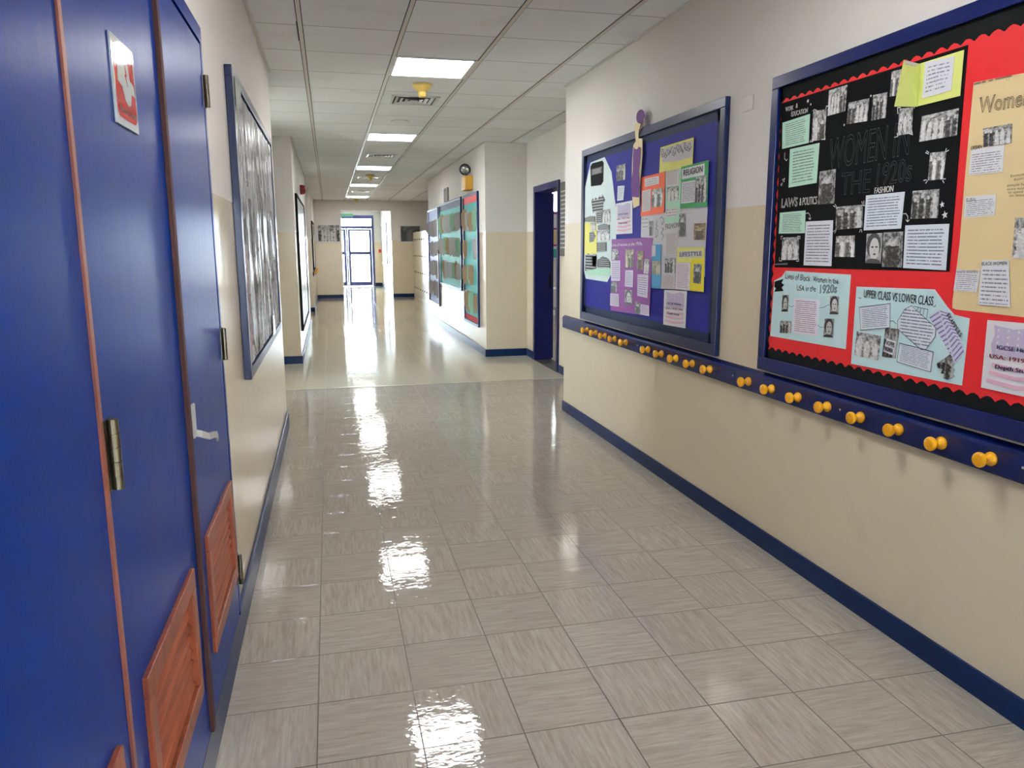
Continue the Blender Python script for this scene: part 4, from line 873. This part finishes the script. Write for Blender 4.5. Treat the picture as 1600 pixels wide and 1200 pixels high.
obj('frame', boxes((AX-0.018, AX-0.0005, 8.03, 8.40, 1.345, 2.15), bev=.002), plain('grey_notice_frame', srgb(70, 68, 66), .4), nt)
paper('printed_sheet', [(8.38, 2.12), (8.05, 2.12), (8.05, 1.37), (8.38, 1.37)], text_material('white_rows_on_grey', srgb(104, 102, 98), srgb(205, 205, 200), 16, .06, .38, 6), nt, 1, AX-0.018)
# classroom
cw = thing('notice_board', 'pink-bordered classroom display seen through the doorway', 'notice board', (4.6, 15.7, 0.9))
BYY = 15.745
obj('backing', boxes((3.6, 5.4, BYY-0.02, BYY-0.001, 1.20, 2.16)), plain('white_board_face', srgb(225, 225, 235), .3), cw)
for z in (1.46, 1.80, 2.12): obj('divider', boxes((3.6, 5.4, BYY-0.03, BYY-0.02, z, z+0.035)), plain('magenta_trim', srgb(150, 40, 140), .5), cw)
obj('tan_panel', boxes((3.6, 5.4, BYY-0.03, BYY-0.02, 1.50, 1.78)), M_TAN, cw)
obj('teal_panel', boxes((3.6, 5.4, BYY-0.03, BYY-0.02, 1.22, 1.40)), M_TEAL, cw)
def classroom_chair(x, y):
    c = thing('classroom_chair', 'grey plastic classroom chair with black legs seen through the doorway', 'chair', (x, y, 0))
    gp = plain('grey_plastic', srgb(120, 122, 126), .4); bk = plain('black_steel', srgb(22, 22, 24), .3)
    obj('seat', boxes((x-.21, x+.21, y-.2, y+.2, .44, .465), bev=.008), gp, c); obj('backrest', boxes((x-.2, x+.2, y-.215, y-.195, .62, .90), bev=.008), gp, c)
    for sx in (-1, 1):
        for sy in (-1, 1):
            obj('leg', tube([(x+sx*.19, y+sy*.22, 0), (x+sx*.18, y+sy*.14, .44)], .011), bk, c)
        obj('back_post', tube([(x+sx*.17, y-.18, .44), (x+sx*.17, y-.21, .64)], .011), bk, c)
classroom_chair(3.72, 12.0)
tb = thing('classroom_table', 'white-topped classroom table with black legs inside the classroom', 'table', (3.9, 13.0, 0))
obj('tabletop', boxes((3.3, 4.5, 12.7, 13.3, .70, .73), bev=.004), M_ALU, tb)
for sx in (3.35, 4.45):
    for sy in (12.75, 13.25): obj('leg', boxes((sx-.015, sx+.015, sy-.015, sy+.015, 0, .70)), plain('black_steel', srgb(22, 22, 24), .3), tb)

# ------------------------------------------------------------------ right wall beyond the alcove
def far_board(y0, y1, z0, z1, back, top, label, seed, n, mats):
    t = thing('notice_board', label, 'notice board', (RX, (y0+y1)/2, z0)); board_frame(RX, -1, y0, y1, z0, z1, 0.035, 0.03, t, M_NAVY if top else M_FRAME)
    obj('backing', boxes((RX-0.014, RX-0.0005, y0+.03, y1-.03, z0+.03, z1-.03)), back, t)
    if top: obj('border_strip', boxes((RX-0.018, RX-0.0145, y0+.035, y1-.035, z1-.13, z1-.035)), top, t)
    random.seed(seed); k = 0
    rows = max(1, int((z1-z0-.25)/.36)); cols = max(3, int((y1-y0)/.26))
    for r in range(rows):
        for c in range(cols):
            if random.random() > n: continue
            w_ = random.uniform(.15, .225); h_ = random.uniform(.27, .35)
            yc = y0+.06+(c+.5)*(y1-y0-.12)/cols + random.uniform(-.015, .015); zc = z0+.12+(r+.5)*(z1-z0-.30)/rows + random.uniform(-.02, .02)
            zc = min(max(zc, z0+.06+h_/2), z1-.15-h_/2)
            bm = BM(); N = 8; lift = random.uniform(.02, .06); cols_ = []
            for i in range(N+1):             # cut-out outline with shoulders, sleeves and ragged hems
                s = i/N; yy = yc-w_/2+w_*s; xx = RX-0.019-lift*s**2
                e = abs(2*s-1); top = 1-.30*e**2-random.uniform(0, .12); bot = 1-(.45 if e > .72 else 0)-random.uniform(0, .16)
                cols_.append((bm.verts.new((xx, yy, zc+h_/2*top)), bm.verts.new((xx, yy, zc-h_/2*bot))))
            for a, b in zip(cols_, cols_[1:]): bm.faces.new((a[0], b[0], b[1], a[1]))
            bmesh.ops.solidify(bm, geom=list(bm.faces), thickness=.001)
            o = obj('paper_sheet', bm, mats[k % len(mats)], None, origin=(RX-.02, yc, zc-h_/2)); k += 1
            tag(o, 'curling sheet of pupils\' work pinned to the ' + label.split(',')[0].replace('notice board', 'board'), 'paper sheet', 'curling papers on the ' + label.split(',')[0])
    return t
far_board(10.36, 11.50, 0.35, 2.19, M_TEAL, M_RED, 'tall teal board with red border strips, nearest past the alcove', 3, .62, [M_BROWNP, M_MINTP, M_BROWNP, M_WHITEP])
t = obj('bottom_strip', boxes((RX-0.018, RX-0.0145, 10.40, 11.46, 0.39, 0.47)), text_material('red_white_strip', srgb(190, 30, 50), srgb(225, 225, 225), 1, .02, .5, 8), None)
t.parent = bpy.data.objects[[o.name for o in COL.objects if o.name.startswith('notice_board') and o.get('label', '').startswith('tall teal')][0]]; t.location = Vector(t.location) - Vector(t.parent.location)
far_board(11.72, 14.05, 0.78, 2.20, M_TEAL, M_NAVYBORDER, 'wide teal board covered in papers, in the middle of the far right wall', 9, .85, [M_TORN, M_BROWNP, M_MINTP, M_WHITEP, M_TORN])
far_board(14.25, 15.70, 0.35, 2.17, plain('ultramarine_paper', srgb(40, 50, 150), .5), None, 'blue-backed board with white papers, furthest on the right wall', 12, .8, [M_WHITEP, M_TORN, M_WHITEP])
# emergency light
el = thing('emergency_light', 'yellow emergency light box with a round lamp above the far right boards', 'emergency light', (RX, 10.95, 2.24))
obj('housing', boxes((RX-0.11, RX-0.0005, 10.79, 11.10, 2.235, 2.425), bev=.006), plain('yellow_housing', srgb(198, 150, 40), .35), el)
dirv = Vector((-0.35, -1, -0.12)).normalized(); c0 = Vector((RX-0.075, 10.98, 2.525))
lh = obj('lamp_head', lathe([(-0.07, .03), (-0.05, .062), (0.0, .078), (0.022, .080), (0.026, .076), (0.020, .070)], c0, dirv, 24), plain('black_plastic', srgb(30, 30, 32), .35), el, smooth=True)
obj('lens', lathe([(0.012, .070), (0.022, .055), (0.028, .03), (0.030, .005)], c0, dirv, 24), plain('lamp_lens', srgb(150, 152, 152), .12, .6), lh, smooth=True)
obj('bracket', boxes((RX-0.085, RX-0.045, 10.93, 10.97, 2.42, 2.47)), plain('black_plastic', srgb(30, 30, 32), .35), el)
vg = thing('wall_vent', 'small grey wall grille of three upright slats above the teal boards', 'vent', (RX, 13.2, 2.21))
for k in range(3): obj('slat', boxes((RX-0.03, RX-0.0005, 13.0+.16*k, 13.09+.16*k, 2.21, 2.43)), plain('grey_slat', srgb(130, 126, 120), .5), vg)
tag(obj('alarm_sounder', lathe([(0, .07), (.02, .075), (.06, .07), (.085, .05), (.09, .02)], (LX, 12.6, 2.33), (1, 0, 0), 20), plain('alarm_red', srgb(140, 24, 32), .35), smooth=True), 'red fire alarm sounder high on the left wall', 'alarm')

# ------------------------------------------------------------------ lockers
def locker_bank(y0, n, w_, label):
    x0, x1, hgt = 2.42, 2.92, 1.87
    t = thing('locker_bank', label, 'lockers', (2.67, y0+n*w_/2, 0)); lm = plain('locker_cream', srgb(214, 204, 178), .3, 0, .05)
    obj('body', boxes((x0+.02, x1, y0, y0+n*w_, 0, hgt), (x0, x0+.02, y0, y0+n*w_, 0, .05)), lm, t)
    for c in range(n):
        for r in range(4):
            z0 = .055+r*(hgt-.06)/4; z1 = .05+(r+1)*(hgt-.06)/4
            d = obj('door', boxes((x0, x0+.0195, y0+c*w_+.005, y0+(c+1)*w_-.005, z0, z1), bev=.002), lm, t)
            obj('lock', lathe([(0, .018), (.012, .018), (.02, .012)], (x0, y0+c*w_+.06, (z0+z1)/2+.02), (-1, 0, 0), 12), M_DARK, d)
locker_bank(19.62, 7, .45, 'cream locker bank against the far wall on the right')
locker_bank(16.45, 7, .45, 'cream locker bank next to the end of the teal board wall')

# ------------------------------------------------------------------ far wall pictures and end door
def picture(x0, x1, z0, z1, label, m):
    t = thing('picture', label, 'picture', ((x0+x1)/2, 22.8, z0)); y = 22.799
    obj('frame', boxes((x0, x1, y-.02, y, z0, z0+.03), (x0, x1, y-.02, y, z1-.03, z1), (x0, x0+.03, y-.02, y, z0, z1), (x1-.03, x1, y-.02, y, z0, z1)), M_ALU, t)
    bm = BM(); vs = [bm.verts.new(p) for p in ((x0+.03, y-.012, z1-.03), (x1-.03, y-.012, z1-.03), (x1-.03, y-.012, z0+.03), (x0+.03, y-.012, z0+.03))]
    f = bm.faces.new(vs[::-1]); uvl = bm.loops.layers.uv.new('UVMap'); m_ = dict(zip(vs, ((0, 1), (1, 1), (1, 0), (0, 0))))
    for lp in f.loops: lp[uvl].uv = m_[lp.vert]
    obj('print', bm, m, t)
picture(-0.30, 0.36, 1.585, 2.10, 'glossy black and white picture on the far wall left of the opening', photo_material(40, 'group', 7, (.03, .55)))
picture(2.04, 2.66, 1.58, 2.08, 'dark picture on the far wall behind the lockers', photo_material(41, 'group', 3, (.015, .16)))
ed = struct(obj('door_3', boxes((1.60, 1.69, 29.62, 29.74, 0, 2.62), (-0.6, 1.60, 29.62, 29.74, 2.50, 2.62), (-0.6, 1.60, 29.62, 29.74, 2.13, 2.24), (0.66, 0.72, 29.62, 29.74, 0.0, 2.13), (-0.6, -0.52, 29.62, 29.74, 0, 2.62)),
    plain('end_door_blue', srgb(60, 72, 130), .35), origin=(0, 0, 0)))
M_EDB = plain('end_door_blue', srgb(60, 72, 130), .35)
for x0, x1 in ((-0.52, 0.66), (0.72, 1.60)):
    l = struct(obj('door_4', boxes((x0+.004, x0+.10, 29.65, 29.70, .01, 2.125), (x1-.10, x1-.004, 29.65, 29.70, .01, 2.125), (x0+.10, x1-.10, 29.65, 29.70, .01, .17), (x0+.10, x1-.10, 29.65, 29.70, 1.17, 1.30), (x0+.10, x1-.10, 29.65, 29.70, 2.05, 2.125)), M_EDB, origin=(0, 0, 0)))
    obj('glass_pane', boxes((x0+.10, x1-.10, 29.672, 29.678, .17, 1.17), (x0+.10, x1-.10, 29.672, 29.678, 1.30, 2.05)), M_GLASS, l)
struct(obj('window_1', boxes((-0.52, 1.60, 29.672, 29.678, 2.24, 2.50)), M_GLASS, origin=(0, 0, 0)))
xs = thing('exit_sign', 'pale green exit sign hanging before the glazed end door', 'sign', (0.63, 27.02, 2.47))
obj('panel', boxes((0.40, 0.86, 27.0, 27.04, 2.47, 2.57), bev=.003), plain('exit_green', srgb(120, 190, 160), .4), xs)
for xx in (0.50, 0.75): obj('hanging_rod', boxes((xx, xx+.01, 27.015, 27.025, 2.57, H)), M_ALU, xs)
wb = thing('whiteboard', 'grey-framed white board on the right wall of the end lobby', 'board', (1.95, 27.6, .87))
board_frame(1.95, -1, 26.6, 29.0, .87, 2.27, .04, .03, wb, plain('grey_frame', srgb(110, 112, 116), .4)); obj('panel', boxes((1.935, 1.9495, 26.64, 28.96, .91, 2.23)), M_ALU, wb)
tag(obj('call_point', boxes((1.84, 1.94, 29.56, 29.599, 1.25, 1.37), bev=.004), plain('call_red', srgb(200, 24, 40), .4)), 'small red alarm call point beside the end door', 'call point')

struct(obj('window_4', boxes((4.0, 5.6, 15.82, 15.825, 2.18, 2.73)), M_GLASS, origin=(0, 0, 0)))
struct(obj('added_window_2', boxes((-2.26, -2.25, 7.6, 8.4, 1.3, 2.0)), M_GLASS, origin=(0, 0, 0)))  # unseen recess window, added to bring daylight into the alcove
struct(obj('added_window_5', boxes((-0.50, -0.49, -3.3, -1.0, 0.8, 2.1)), M_GLASS, origin=(0, 0, 0)))  # unseen window behind the camera, added to brighten the near right wall
struct(obj('added_window_3', boxes((0.1, 1.2, -5.31, -5.30, 1.2, 2.0)), M_GLASS, origin=(0, 0, 0)))  # unseen back wall window, added as extra daylight
# outside: pale paving, seen burnt out through the glass
struct(obj('ground', boxes((-30, 30, 29.9, 80, -0.14, -0.02), (-30, -2.3, -40, 29.9, -0.14, -0.02), (-2.3, 30, -40, -5.4, -0.14, -0.02)), plain('pale_paving', srgb(205, 200, 190), .8, 0, .05, 2), origin=(0, 0, 0)))
